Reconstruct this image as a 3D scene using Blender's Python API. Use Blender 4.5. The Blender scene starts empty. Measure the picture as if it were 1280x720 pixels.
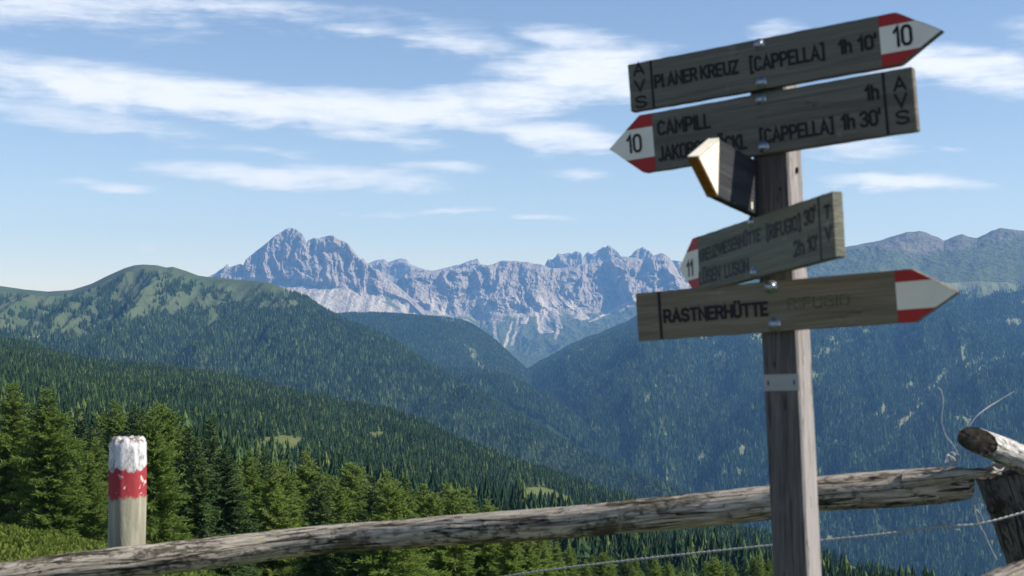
import bpy, math, random
import numpy as np
from mathutils import Vector, Matrix

# ------------------------------------------------------------------ camera
F, HZ, CAMZ = 1778.0, 395.0, 1.65
PITCH = math.atan((HZ - 360) / F)
CP, SP = math.cos(PITCH), math.sin(PITCH)
scene = bpy.context.scene
cam_d = bpy.data.cameras.new('camera')
cam = bpy.data.objects.new('camera', cam_d)
scene.collection.objects.link(cam)
cam.location = (0, 0, CAMZ)
cam.rotation_euler = (math.pi / 2 + PITCH, 0, 0)
cam_d.sensor_width = 36.0
cam_d.lens = 36.0 * F / 1280.0
cam_d.clip_start = 0.05
cam_d.clip_end = 80000
cam_d.dof.use_dof = True
cam_d.dof.focus_distance = 1500
cam_d.dof.aperture_fstop = 10.0
scene.camera = cam

# ------------------------------------------------------------------ light
SUN_AZ, SUN_EL = math.radians(100), math.radians(39)
SUN_STR, SKY_STR = 4.9, 0.092
scene.view_settings.view_transform = 'Standard'
scene.view_settings.look = 'None'
scene.view_settings.gamma = 1
scene.view_settings.exposure = 0.62
HAZE_DENSITY = 4.6e-5
HAZE_COLOR = (0.21, 0.49, 1.0)
scene.render.engine = 'CYCLES'
cy = scene.cycles
cy.max_bounces = 5
cy.diffuse_bounces = 3
cy.glossy_bounces = 2
cy.transmission_bounces = 3
cy.transparent_max_bounces = 4
cy.volume_bounces = 1
cy.caustics_reflective = False
cy.caustics_refractive = False
cy.use_denoising = True
cy.sample_clamp_indirect = 5

sun_d = bpy.data.lights.new('sun', 'SUN')
sun_d.energy = SUN_STR
sun_d.angle = math.radians(0.53)
sun_d.color = (1.0, 0.95, 0.87)
sun = bpy.data.objects.new('sun', sun_d)
scene.collection.objects.link(sun)
sdir = Vector((math.sin(SUN_AZ) * math.cos(SUN_EL), math.cos(SUN_AZ) * math.cos(SUN_EL), math.sin(SUN_EL)))
sun.rotation_euler = sdir.to_track_quat('Z', 'Y').to_euler()


class NT:
    """small node-tree helper"""
    def __init__(s, tree):
        s.t = tree
        s.n = tree.nodes
        s.l = tree.links

    def new(s, typ, **kw):
        nd = s.n.new(typ)
        for k, v in kw.items():
            setattr(nd, k, v)
        return nd

    def put(s, sock, v):
        if isinstance(v, bpy.types.NodeSocket):
            s.l.new(v, sock)
        elif v is not None:
            if hasattr(sock, 'default_value'):
                try:
                    sock.default_value = v
                except Exception:
                    sock.default_value = (*v, 1.0) if len(v) == 3 else v

    def math(s, op, a, b=None, c=None, clamp=False):
        nd = s.new('ShaderNodeMath', operation=op, use_clamp=clamp)
        s.put(nd.inputs[0], a)
        if b is not None: s.put(nd.inputs[1], b)
        if c is not None: s.put(nd.inputs[2], c)
        return nd.outputs[0]

    def vmath(s, op, a, b=None):
        nd = s.new('ShaderNodeVectorMath', operation=op)
        s.put(nd.inputs[0], a)
        if b is not None: s.put(nd.inputs[1], b)
        return nd.outputs[0]

    def noise(s, vec, scale, detail=4, rough=0.55, dist=0.0):
        nd = s.new('ShaderNodeTexNoise')
        if vec is not None: s.l.new(vec, nd.inputs['Vector'])
        nd.inputs['Scale'].default_value = scale
        nd.inputs['Detail'].default_value = detail
        nd.inputs['Roughness'].default_value = rough
        nd.inputs['Distortion'].default_value = dist
        return nd.outputs['Fac']

    def ramp(s, fac, stops, interp='LINEAR'):
        nd = s.new('ShaderNodeValToRGB')
        s.put(nd.inputs[0], fac)
        cr = nd.color_ramp
        cr.interpolation = interp
        while len(cr.elements) < len(stops): cr.elements.new(0.5)
        for e, (p, c) in zip(cr.elements, stops):
            e.position = p
            e.color = (*c, 1.0) if not isinstance(c, float) else (c, c, c, 1.0)
        return nd.outputs['Color']

    def mix(s, fac, a, b, blend='MIX'):
        nd = s.new('ShaderNodeMix', data_type='RGBA', blend_type=blend)
        s.put(nd.inputs[0], fac)
        s.put(nd.inputs[6], a if not isinstance(a, tuple) else (*a, 1.0))
        s.put(nd.inputs[7], b if not isinstance(b, tuple) else (*b, 1.0))
        return nd.outputs[2]

    def mapr(s, v, a, b, c=0.0, d=1.0, smooth=True):
        nd = s.new('ShaderNodeMapRange')
        nd.interpolation_type = 'SMOOTHSTEP' if smooth else 'LINEAR'
        s.put(nd.inputs[0], v)
        for i, x in enumerate((a, b, c, d)): nd.inputs[1 + i].default_value = x
        return nd.outputs[0]

    def scale(s, vec, sc):
        return s.vmath('MULTIPLY', vec, sc)


# sky: Nishita plus wispy fair weather clouds laid out by azimuth and elevation
world = bpy.data.worlds.new('World')
scene.world = world
world.use_nodes = True
w = NT(world.node_tree)
w.n.clear()
out = w.new('ShaderNodeOutputWorld')
bg = w.new('ShaderNodeBackground')
sky = w.new('ShaderNodeTexSky', sky_type='NISHITA')
sky.sun_disc = False
sky.sun_elevation = SUN_EL
sky.sun_rotation = SUN_AZ
sky.altitude = 1900
sky.air_density = 1.0
sky.dust_density = 0.3
sky.ozone_density = 1.6
geo = w.new('ShaderNodeTexCoord')
sep = w.new('ShaderNodeSeparateXYZ')
w.l.new(geo.outputs['Generated'], sep.inputs[0])
az = w.math('ARCTAN2', sep.outputs[0], sep.outputs[1])
el = w.math('ARCSINE', sep.outputs[2])
comb = w.new('ShaderNodeCombineXYZ')
w.l.new(w.math('MULTIPLY', az, 10.0), comb.inputs[0])
w.l.new(w.math('MULTIPLY', el, 32.0), comb.inputs[1])
cv = comb.outputs[0]
n1 = w.noise(cv, 1.1, 8, 0.62, 0.3)
n2 = w.noise(cv, 4.5, 6, 0.65, 0.2)
comb2 = w.new('ShaderNodeCombineXYZ')
w.l.new(w.math('MULTIPLY', az, 9.0), comb2.inputs[0])
w.l.new(w.math('MULTIPLY', el, 70.0), comb2.inputs[1])
n3 = w.noise(comb2.outputs[0], 2.2, 5, 0.6, 0.5)
wx = w.math('MULTIPLY', w.math('SUBTRACT', w.noise(cv, 2.2, 3, 0.5), 0.5), 0.045)
wy = w.math('MULTIPLY', w.math('SUBTRACT', n1, 0.5), 0.02)
azw = w.math('ADD', az, wx)
elw = w.math('ADD', el, wy)
CLOUDS = [  # px, py, rx, ry, tilt (down to the right, deg), strength
    (120, 118, 190, 26, 3, 1.15), (300, 132, 240, 24, 5, 1.2), (480, 138, 170, 22, 3, 1.15), (620, 125, 150, 24, -6, 1.15),
    (430, 158, 100, 18, 8, .95), (80, 158, 170, 17, 6, .75), (720, 88, 110, 32, -6, 1.15), (790, 105, 60, 24, 0, 1.0),
    (715, 48, 70, 16, 8, .85), (700, 172, 90, 19, 6, 1.15), (570, 50, 90, 18, 8, .62), (60, 22, 150, 28, 4, .85),
    (270, 12, 230, 16, 3, .72), (440, 36, 110, 14, 5, .66), (330, 222, 150, 13, 3, 1.0), (450, 222, 110, 14, 4, .85),
    (545, 208, 60, 9, 0, .8), (135, 239, 66, 6, 2, .8), (568, 263, 46, 4, -2, .85), (480, 267, 60, 3.5, 0, .5),
    (680, 272, 38, 4.5, 4, .85), (728, 220, 40, 8, 3, .75), (1190, 98, 120, 26, 8, 1.15), (1260, 118, 70, 16, 5, .95),
    (1075, 194, 72, 17, 3, .85), (1125, 235, 95, 10, 1, 1.15), (1190, 195, 26, 3, 0, .6), (175, 310, 12, 6, 0, .6),
    (965, 40, 40, 10, -4, .7), (1320, 60, 60, 20, 5, .7), (-90, 110, 150, 30, 0, 1.1), (340, 190, 60, 6, 4, .45),
]
acc = None
for (px, py, rx, ry, tilt, st) in CLOUDS:
    a0 = math.atan((px - 640) / F)
    e0 = math.atan((HZ - py) / F)
    dx = w.math('SUBTRACT', azw, a0)
    dy = w.math('SUBTRACT', elw, e0)
    ct, st_ = math.cos(math.radians(tilt)), math.sin(math.radians(tilt))
    u = w.math('MULTIPLY', w.math('SUBTRACT', w.math('MULTIPLY', dx, ct), w.math('MULTIPLY', dy, st_)), F / rx)
    v = w.math('MULTIPLY', w.math('ADD', w.math('MULTIPLY', dx, st_), w.math('MULTIPLY', dy, ct)), F / ry)
    r2 = w.math('ADD', w.math('MULTIPLY', u, u), w.math('MULTIPLY', v, v))
    m = w.math('MULTIPLY', w.math('SUBTRACT', 1.0, w.math('MULTIPLY', r2, 0.5)), st)
    acc = m if acc is None else w.math('SMOOTH_MAX', acc, m, 0.12)
dn = w.math('ADD', w.math('MULTIPLY', w.math('SUBTRACT', n1, 0.5), 1.5), w.math('MULTIPLY', w.math('SUBTRACT', n2, 0.5), 0.55))
dn = w.math('ADD', dn, w.math('MULTIPLY', w.math('SUBTRACT', n3, 0.5), 1.1))
cl = w.math('ADD', acc, dn)
cl = w.mapr(cl, 0.10, 1.22)
cl = w.math('MULTIPLY', cl, 0.88)
bright = w.ramp(w.math('ADD', w.math('MULTIPLY', n2, 0.5), w.math('MULTIPLY', acc, 0.5)),
                [(0.3, (6.0, 6.6, 7.6)), (0.8, (7.8, 8.1, 8.5))])
skyc = w.mix(1.0, sky.outputs[0], (1.04, 0.99, 1.0), 'MULTIPLY')
mixc = w.mix(cl, skyc, bright)
w.l.new(mixc, bg.inputs['Color'])
bg.inputs['Strength'].default_value = SKY_STR
w.l.new(bg.outputs[0], out.inputs['Surface'])
world.cycles.sampling_method = 'MANUAL'
world.cycles.sample_map_resolution = 512

# ------------------------------------------------------------------ helpers
rng = np.random.default_rng(7)
R_ = random.Random(5)


def W(px, py, D):
    """world point that stands D metres ahead where the photograph shows (px, py)"""
    d0x, d0y, d0z = (px - 640) / F, 1.0, -(py - 360) / F
    dy = d0y * CP - d0z * SP
    dz = d0y * SP + d0z * CP
    k = D / dy
    return np.array([d0x * k, D + 0 * k, CAMZ + dz * k]) if np.ndim(k) == 0 else np.stack([d0x * k, D + 0 * k, CAMZ + dz * k], -1)


def to_px(x, y, z):
    z = z - CAMZ
    fy = y * CP + z * SP
    uz = -y * SP + z * CP
    return 640 + F * x / fy, 360 - F * uz / fy


def link(o, parent=None):
    scene.collection.objects.link(o)
    if parent is not None: o.parent = parent
    return o


def tag(o, label=None, cat=None, group=None, kind=None):
    if label: o['label'] = label
    if cat: o['category'] = cat
    if group: o['group'] = group
    if kind: o['kind'] = kind
    return o


def np_mesh(name, verts, faces, mat=None, smooth=True, attrs=None):
    """verts (n,3), faces (m,k) all k-gons"""
    me = bpy.data.meshes.new(name)
    verts = np.ascontiguousarray(verts, dtype=np.float32)
    faces = np.ascontiguousarray(faces, dtype=np.int32)
    m, k = faces.shape
    me.vertices.add(len(verts))
    me.vertices.foreach_set('co', verts.ravel())
    me.loops.add(m * k)
    me.loops.foreach_set('vertex_index', faces.ravel())
    me.polygons.add(m)
    me.polygons.foreach_set('loop_start', np.arange(0, m * k, k, dtype=np.int32))
    me.polygons.foreach_set('loop_total', np.full(m, k, dtype=np.int32))
    me.polygons.foreach_set('use_smooth', np.full(m, smooth, dtype=bool))
    for an, av in (attrs or {}).items():
        av = np.ascontiguousarray(av, dtype=np.float32)
        if av.ndim == 1:
            a = me.attributes.new(an, 'FLOAT', 'POINT')
            a.data.foreach_set('value', av)
        else:
            a = me.attributes.new(an, 'FLOAT_VECTOR', 'POINT')
            a.data.foreach_set('vector', av.ravel())
    me.update(calc_edges=True)
    if mat: me.materials.append(mat)
    return me


def mesh_obj(name, me, parent=None):
    return link(bpy.data.objects.new(name, me), parent)


def empty(name, loc=(0, 0, 0)):
    o = bpy.data.objects.new(name, None)
    o.empty_display_size = 0.2
    o.location = loc
    return link(o)


# --- numpy noise
_perm = np.random.default_rng(3).permutation(512)
_perm = np.concatenate([_perm, _perm])
_g = np.random.default_rng(4).uniform(0, 2 * np.pi, 512)


def perlin(x, y, seed=0):
    x = np.asarray(x, float) + seed * 17.31
    y = np.asarray(y, float) + seed * 9.17
    xi, yi = np.floor(x).astype(int), np.floor(y).astype(int)
    xf, yf = x - xi, y - yi
    def g(ix, iy, fx, fy):
        a = _g[_perm[(_perm[ix & 511] + iy) & 511]]
        return np.cos(a) * fx + np.sin(a) * fy
    u = xf * xf * xf * (xf * (xf * 6 - 15) + 10)
    v = yf * yf * yf * (yf * (yf * 6 - 15) + 10)
    a = g(xi, yi, xf, yf); b = g(xi + 1, yi, xf - 1, yf)
    c = g(xi, yi + 1, xf, yf - 1); d = g(xi + 1, yi + 1, xf - 1, yf - 1)
    return ((a * (1 - u) + b * u) * (1 - v) + (c * (1 - u) + d * u) * v) * 1.4


def fbm(x, y, o=5, seed=0, gain=0.5):
    s, a, n = 0, 1, 0
    for i in range(o):
        s = s + a * perlin(x * 2 ** i, y * 2 ** i, seed + i)
        n += a
        a *= gain
    return s / n


def ridged(x, y, o=5, seed=0, gain=0.5):
    s, a, n = 0, 1, 0
    for i in range(o):
        s = s + a * (1 - 2 * np.abs(perlin(x * 2 ** i, y * 2 ** i, seed + i)))
        n += a
        a *= gain
    return s / n


def sstep(a, b, x):
    t = np.clip((x - a) / (b - a), 0, 1)
    return t * t * (3 - 2 * t)


# ------------------------------------------------------------------ materials
def mat_new(name):
    m = bpy.data.materials.new(name)
    m.use_nodes = True
    t = NT(m.node_tree)
    t.n.clear()
    o = t.new('ShaderNodeOutputMaterial')
    return m, t, o


def principled(t, o, color, rough=0.8, bump=None, bstr=0.3, bdist=0.01, spec=0.3, metal=0.0):
    p = t.new('ShaderNodeBsdfPrincipled')
    t.put(p.inputs['Base Color'], color if not isinstance(color, tuple) else (*color, 1.0))
    t.put(p.inputs['Roughness'], rough)
    p.inputs['Specular IOR Level'].default_value = spec
    p.inputs['Metallic'].default_value = metal
    if bump is not None:
        b = t.new('ShaderNodeBump')
        b.inputs['Strength'].default_value = bstr
        b.inputs['Distance'].default_value = bdist
        t.l.new(bump, b.inputs['Height'])
        t.l.new(b.outputs[0], p.inputs['Normal'])
    t.l.new(p.outputs[0], o.inputs['Surface'])
    return p


def attr(t, name):
    return t.new('ShaderNodeAttribute', attribute_name=name)


def world_pos(t):
    return t.new('ShaderNodeNewGeometry').outputs['Position']


def terrain_mat(name, grass_a, grass_b, dark, patch_scale):
    """green ground: attribute wood 0..1 (forest floor), bare 0..1 (stony or dry patches)"""
    m, t, o = mat_new(name)
    p = world_pos(t)
    n1 = t.noise(p, patch_scale, 6, 0.6)
    n2 = t.noise(p, patch_scale * 7, 5, 0.65)
    g = t.mix(t.mapr(n1, .35, .65), grass_a, grass_b)
    g = t.mix(t.mapr(n2, .52, .72), g, tuple(c * 0.5 for c in grass_a))
    wd = t.math('ADD', attr(t, 'wood').outputs['Fac'], t.math('MULTIPLY', t.math('SUBTRACT', n2, .5), .6))
    c = t.mix(t.mapr(wd, .35, .65), g, dark)
    br = t.math('ADD', attr(t, 'bare').outputs['Fac'], t.math('MULTIPLY', t.math('SUBTRACT', n2, .5), 1.0))
    c = t.mix(t.mapr(br, .45, .75), c, (.27, .23, .17))
    principled(t, o, c, 0.95, n2, 0.6, 3.0 if patch_scale < .02 else .15, 0.05)
    return m


def rock_mat(name, base, scree, green):
    m, t, o = mat_new(name)
    p = world_pos(t)
    sx = t.scale(p, (1 / 60, 1 / 60, 1 / 320))
    strata = t.noise(t.scale(p, (1 / 700, 1 / 700, 1 / 28)), 1.0, 5, 0.6, 0.3)
    n1 = t.noise(sx, 1.0, 8, 0.65, 0.4)
    n2 = t.noise(p, 1 / 420, 5, 0.6)
    c = t.mix(t.mapr(n1, .3, .7), tuple(x * .72 for x in base), tuple(min(.6, x * 1.18) for x in base))
    c = t.mix(t.math('MULTIPLY', t.mapr(strata, .5, .72), .4), c, tuple(x * .62 for x in base))
    c = t.mix(t.math('MULTIPLY', t.mapr(n2, .5, .75), .35), c, (.36, .29, .22))
    fs = t.noise(t.scale(p, (1 / 45, 1 / 45, 1 / 45)), 1.0, 6, .6)
    sc = t.math('ADD', attr(t, 'scree').outputs['Fac'], t.math('MULTIPLY', t.math('SUBTRACT', fs, .5), .5))
    c = t.mix(t.mapr(sc, .4, .6), c, scree)
    gr = t.math('ADD', attr(t, 'green').outputs['Fac'], t.math('MULTIPLY', t.math('SUBTRACT', t.noise(p, 1 / 160, 7, .7), .5), 1.3))
    c = t.mix(t.mapr(gr, .42, .58), c, green)
    principled(t, o, c, 0.95, n1, 1.0, 42.0, 0.05)
    return m


def foliage_mat(name, ca, cb, cc, trans=0.25, scale=1.2):
    m, t, o = mat_new(name)
    oi = t.new('ShaderNodeObjectInfo')
    tc = t.new('ShaderNodeTexCoord')
    n = t.noise(tc.outputs['Object'], scale, 3, .6)
    c = t.mix(oi.outputs['Random'], ca, cb)
    c = t.mix(t.math('MULTIPLY', t.mapr(n, .45, .75), .55), c, cc)
    pn = t.noise(oi.outputs['Location'], 1 / 90, 5, .65)
    c = t.mix(t.math('MULTIPLY', t.mapr(pn, .48, .68), .5), c, tuple(x * 1.35 for x in cb))
    c = t.mix(t.math('MULTIPLY', t.mapr(t.math('SUBTRACT', 1.0, pn), .5, .66), .5), c, tuple(x * .7 for x in ca))
    d = t.new('ShaderNodeBsdfDiffuse')
    tr = t.new('ShaderNodeBsdfTranslucent')
    t.l.new(c, d.inputs[0])
    t.l.new(c, tr.inputs[0])
    mx = t.new('ShaderNodeMixShader')
    mx.inputs[0].default_value = trans
    t.l.new(d.outputs[0], mx.inputs[1])
    t.l.new(tr.outputs[0], mx.inputs[2])
    t.l.new(mx.outputs[0], o.inputs['Surface'])
    return m


M = {}
M['hill_left'] = terrain_mat('hill_pasture', (.056, .080, .038), (.082, .102, .050), (.022, .038, .018), 1 / 260)
M['hill_right'] = terrain_mat('slope_ground', (.095, .12, .06), (.14, .15, .085), (.016, .03, .018), 1 / 260)
M['ground'] = terrain_mat('alpine_ground', (.075, .10, .028), (.12, .135, .05), (.028, .04, .015), 1 / 30)
M['valley'] = terrain_mat('valley_ground', (.05, .08, .03), (.07, .09, .04), (.02, .035, .018), 1 / 500)
M['dolomite'] = rock_mat('pale_dolomite_rock', (.285, .258, .238), (.42, .39, .355), (.075, .095, .05))
M['dolomite_far'] = rock_mat('far_dolomite_rock', (.27, .245, .228), (.40, .37, .34), (.07, .09, .05))
M['bare_ridge'] = rock_mat('bare_ridge_rock', (.14, .138, .115), (.205, .205, .175), (.085, .105, .055))
M['spruce'] = foliage_mat('spruce_needles', (.05, .09, .035), (.085, .135, .045), (.11, .16, .05), .3)
M['larch'] = foliage_mat('larch_needles', (.15, .23, .05), (.21, .28, .065), (.26, .31, .09), .5)
M['forest'] = foliage_mat('forest_needles', (.018, .040, .020), (.050, .086, .034), (.062, .10, .042), .15, .15)
M['forest_light'] = foliage_mat('light_forest_needles', (.085, .13, .045), (.12, .16, .055), (.14, .18, .065), .2, .15)
M['shrub'] = foliage_mat('juniper_shrub', (.10, .15, .03), (.17, .20, .045), (.20, .21, .06), .35, 3)


def bark_mat():
    m, t, o = mat_new('conifer_bark')
    tc = t.new('ShaderNodeTexCoord').outputs['Object']
    n = t.noise(t.scale(tc, (6, 6, 1.5)), 2.0, 5, .6)
    principled(t, o, t.ramp(n, [(.3, (.07, .055, .045)), (.7, (.2, .17, .14))]), .95, n, .6, .02, .1)
    return m


M['bark'] = bark_mat()


# ------------------------------------------------------------------ terrain sheets
def pchip1(T, P, t):
    """P (K, n) values at knots T (K,), evaluated at t (m,) -> (m, n); monotone-ish cubic"""
    K = len(T)
    h = np.diff(T)[:, None]
    d = np.diff(P, axis=0) / h
    mgr = np.zeros_like(P)
    mgr[0], mgr[-1] = d[0], d[-1]
    for k in range(1, K - 1):
        a, b = d[k - 1], d[k]
        same = (a * b) > 0
        with np.errstate(divide='ignore', invalid='ignore'):
            hm = 2 * a * b / (a + b)
        mgr[k] = np.where(same, np.nan_to_num(hm), 0)
    idx = np.clip(np.searchsorted(T, t, 'right') - 1, 0, K - 2)
    hh = (T[idx + 1] - T[idx])[:, None]
    s = ((t - T[idx])[:, None]) / hh
    p0, p1, m0, m1 = P[idx], P[idx + 1], mgr[idx], mgr[idx + 1]
    return (2 * s**3 - 3 * s**2 + 1) * p0 + (s**3 - 2 * s**2 + s) * hh * m0 + (-2 * s**3 + 3 * s**2) * p1 + (s**3 - s**2) * hh * m1


class Sheet:
    """a piece of terrain lofted between surveyed lines; line = ([(px, py)], [(px, D)]) or D as a number"""
    def __init__(s, pxs, lines, rows, T=None, smooth_px=0):
        s.px = pxs
        n = len(pxs)
        Ys, Zs = [], []
        for prof, dist in lines:
            prof = np.array(prof, float)
            py = np.interp(pxs, prof[:, 0], prof[:, 1])
            if np.ndim(dist) == 0:
                D = np.full(n, float(dist))
            else:
                dist = np.array(dist, float)
                D = np.interp(pxs, dist[:, 0], dist[:, 1])
            P = W(pxs, py, D)
            Ys.append(D)
            Zs.append(P[:, 2])
        Y, Z = np.array(Ys), np.array(Zs)
        T = np.arange(len(lines), dtype=float) if T is None else np.array(T, float)
        tt = np.concatenate([np.linspace(T[i], T[i + 1], rows[i], endpoint=False) for i in range(len(T) - 1)] + [[T[-1]]])
        s.t = tt
        s.Y = pchip1(T, Y, tt)
        s.Z = pchip1(T, Z, tt)
        s.X = (pxs[None, :] - 640) / F * s.Y * (1 / CP)
        s.TT = np.repeat(tt[:, None], n, 1)
        s.PX = np.repeat(pxs[None, :], len(tt), 0)
        s.A = {}

    def pix(s):
        return to_px(s.X, s.Y, s.Z)

    def build(s, name, mat, label=None, cat=None):
        r, c = s.X.shape
        V = np.stack([s.X, s.Y, s.Z], -1).reshape(-1, 3)
        i = np.arange(r * c).reshape(r, c)
        f = np.stack([i[:-1, :-1], i[:-1, 1:], i[1:, 1:], i[1:, :-1]], -1).reshape(-1, 4)
        # make faces look up
        me = np_mesh(name, V, f, mat, True, {k: v.ravel() for k, v in s.A.items()})
        o = mesh_obj(name, me)
        tag(o, label, cat, kind='structure')
        # normals up
        if len(me.polygons) and me.polygons[len(me.polygons) // 2].normal.z < 0:
            me.flip_normals()
        return o

    def scatter(s, per_m2, dens, nmax, seed):
        """random points on the sheet, dens (r,c) 0..1"""
        g = np.random.default_rng(seed)
        dx = np.diff(s.X, axis=1)[:-1] * 1.0
        dyv = np.diff(s.Y, axis=0)[:, :-1]
        area = np.abs(dx * dyv)
        wgt = area * dens[:-1, :-1]
        lam = wgt.ravel() * per_m2
        tot = lam.sum()
        n = int(min(tot, nmax))
        cdf = np.cumsum(lam) / tot
        k = np.searchsorted(cdf, g.random(n))
        c = s.X.shape[1] - 1
        i, j = k // c, k % c
        a, b = g.random(n), g.random(n)
        def bil(Q):
            return (Q[i, j] * (1 - a) * (1 - b) + Q[i + 1, j] * a * (1 - b) + Q[i, j + 1] * (1 - a) * b + Q[i + 1, j + 1] * a * b)
        print('scatter', n, 'of', int(tot))
        return np.stack([bil(s.X), bil(s.Y), bil(s.Z)], -1)


# ---- far mountains --------------------------------------------------------
def cliff_displace(s, sx, sz, amp, seed, w, big=400.0, bigamp=0.0):
    x, z = s.X, s.Z
    wx_ = .7 * fbm(x / 480, z / 520, 4, seed + 40)
    wz_ = .35 * fbm(x / 300 + 7, z / 260, 3, seed + 44)
    d = ridged(x / (sx * 1.35) + wx_, z / (sz * .9) + wz_, 6, seed, .6) * amp * .9
    d += ridged((x - z * .5) / (sx * 1.1) + wz_, (z + x * .4) / (sz * .42) + wx_, 5, seed + 21, .5) * amp * .22
    d += ridged(x / big + .6 * wx_, z / (big * 1.6) + .5 * wz_, 3, seed + 11) * bigamp * 1.35
    d += ridged(x / 42 + wx_ * 3, z / 60 + wz_ * 3, 4, seed + 71, .65) * amp * .16
    led = z / 95 + .9 * fbm(x / 260, z / 200, 3, seed + 60)
    d += (np.abs(led % 1 - .5) * 2) ** 2 * 13 * (amp / 150)
    s.Y = s.Y - d * w
    s.X = (s.PX - 640) / F * s.Y / CP


PEAK = [(250, 352), (262, 346), (270, 342), (275, 338), (279, 336), (284, 331), (287, 335), (300, 331), (304, 333), (307, 326), (314, 320), (320, 315), (332, 306), (342, 297),
        (352, 291), (358, 287), (364, 286), (370, 288), (377, 293), (381, 300), (383, 306), (385, 302), (392, 299), (398, 300), (402, 298), (410, 296), (417, 296), (420, 299), (424, 301),
        (432, 304), (436, 307), (439, 311), (445, 319), (451, 325), (454, 324), (457, 328), (460, 331), (463, 330), (467, 337), (473, 338), (480, 346), (497, 358), (512, 371), (530, 388), (560, 396)]
pxs = np.arange(250, 560, 0.4)
s = Sheet(pxs, [
    ([(250, 420), (560, 460)], 15000),
    (PEAK, 14400),
    ([(250, 356), (300, 342), (366, 310), (383, 322), (410, 318), (450, 340), (480, 352), (530, 391), (560, 400)], 14280),
    ([(250, 365), (300, 352), (322, 349), (336, 356), (352, 348), (368, 358), (379, 350), (392, 359), (406, 351), (420, 358), (432, 352), (444, 362), (456, 356), (480, 366), (510, 376), (530, 396), (560, 408)], 14120),
    ([(250, 372), (320, 359), (380, 361), (420, 366), (460, 372), (500, 385), (530, 402), (560, 414)], 13900),
    ([(250, 400), (340, 400), (400, 405), (480, 414), (560, 440)], 13100),
    ([(250, 470), (560, 500)], 12000),
], [20, 120, 160, 90, 90, 30])
wt = np.interp(s.TT, [0, 1, 1.15, 2, 2.8, 3.3, 4, 6], [0, .25, .8, 1, 1, .5, .25, 0])
cliff_displace(s, 150, 700, 150, 1, wt, 520, 200)
s.Z += np.interp(s.TT, [0, .8, 1, 1.1, 2, 3, 4, 6], [0, 5, 9, 5, 0, 0, 10, 20]) * ridged(s.X / 60, s.Y / 60, 4, 9)
PX, PY = s.pix()
TN = s.TT + 1.0 * fbm(PX / 16, PY / 30, 4, 88)
s.A['scree'] = np.interp(TN, [2.9, 3.5, 4.8, 6], [0, .5, .55, .5]) + .9 * fbm(s.X / 70, s.Y / 1500, 4, 21)
gl = sstep(0, 1, (PX - 432 - (PY - 360) * 1.1) / 40) * sstep(344, 362, PY) * (1 - sstep(0, 30, PX - 470 - (PY - 360) * 1.0))
s.A['green'] = gl * .8 + sstep(388, 398, PY) * .5 + sstep(520, 545, PX) * .4 - .25
s.build('mountain_peak', M['dolomite'], 'pale twin summit rock massif with scree fans, left of the saddle', 'mountain')

# rear pale ridge behind the saddle
s = Sheet(np.arange(445, 612, 0.5), [
    ([(445, 380), (612, 380)], 18600),
    ([(445, 330), (460, 330), (466, 328), (472, 326), (480, 325), (485, 329), (490, 327), (495, 325), (502, 324), (508, 325), (512, 331), (522, 335), (535, 339), (545, 339), (560, 335), (575, 331), (587, 327), (597, 324), (600, 330), (605, 334), (612, 336)], 18000),
    ([(445, 350), (510, 345), (540, 348), (612, 345)], 17850),
    ([(445, 370), (612, 370)], 17500),
    ([(445, 430), (612, 430)], 16800)], [10, 70, 60, 20])
cliff_displace(s, 170, 600, 120, 5, np.interp(s.TT, [0, 1, 1.4, 2.5, 4], [0, .3, 1, 1, 0]), 500, 120)
s.Z += np.interp(s.TT, [0, 1, 2], [0, 14, 0]) * ridged(s.X / 90, s.Y / 90, 4, 12)
s.A['scree'] = s.TT * 0 + .1
s.A['green'] = s.TT * 0 - .3
s.build('mountain_ridge', M['dolomite_far'], 'distant pale ridge showing in the saddle right of the twin summit', 'mountain')

# rear towers
s = Sheet(np.arange(672, 860, 0.4), [
    ([(672, 380), (860, 380)], 18400),
    ([(672, 345), (680, 334), (682, 330), (685, 324), (690, 325), (695, 321), (697, 317), (704, 318), (710, 316), (715, 317), (720, 314), (726, 316), (729, 323), (731, 319), (735, 315), (739, 318), (744, 316), (747, 313), (750, 312),
      (754, 309), (757, 310), (760, 307), (763, 308), (767, 311), (772, 315), (776, 321), (785, 322), (789, 320), (793, 315), (797, 312), (800, 311), (804, 309), (808, 312), (812, 314), (816, 319), (819, 323), (835, 325), (844, 326), (851, 327), (860, 332)], 17800),
    ([(672, 350), (720, 330), (760, 325), (800, 325), (860, 340)], 17680),
    ([(672, 370), (860, 370)], 17300),
    ([(672, 430), (860, 430)], 16800)], [10, 90, 50, 10])
cliff_displace(s, 120, 900, 150, 25, np.interp(s.TT, [0, 1, 1.3, 2.5, 4], [0, .4, 1, 1, 0]), 420, 150)
s.A['scree'] = s.TT * 0 - .1
s.A['green'] = s.TT * 0 - .5
s.build('mountain_towers', M['dolomite_far'], 'row of far jagged rock towers above the long grey wall', 'mountain')

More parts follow.
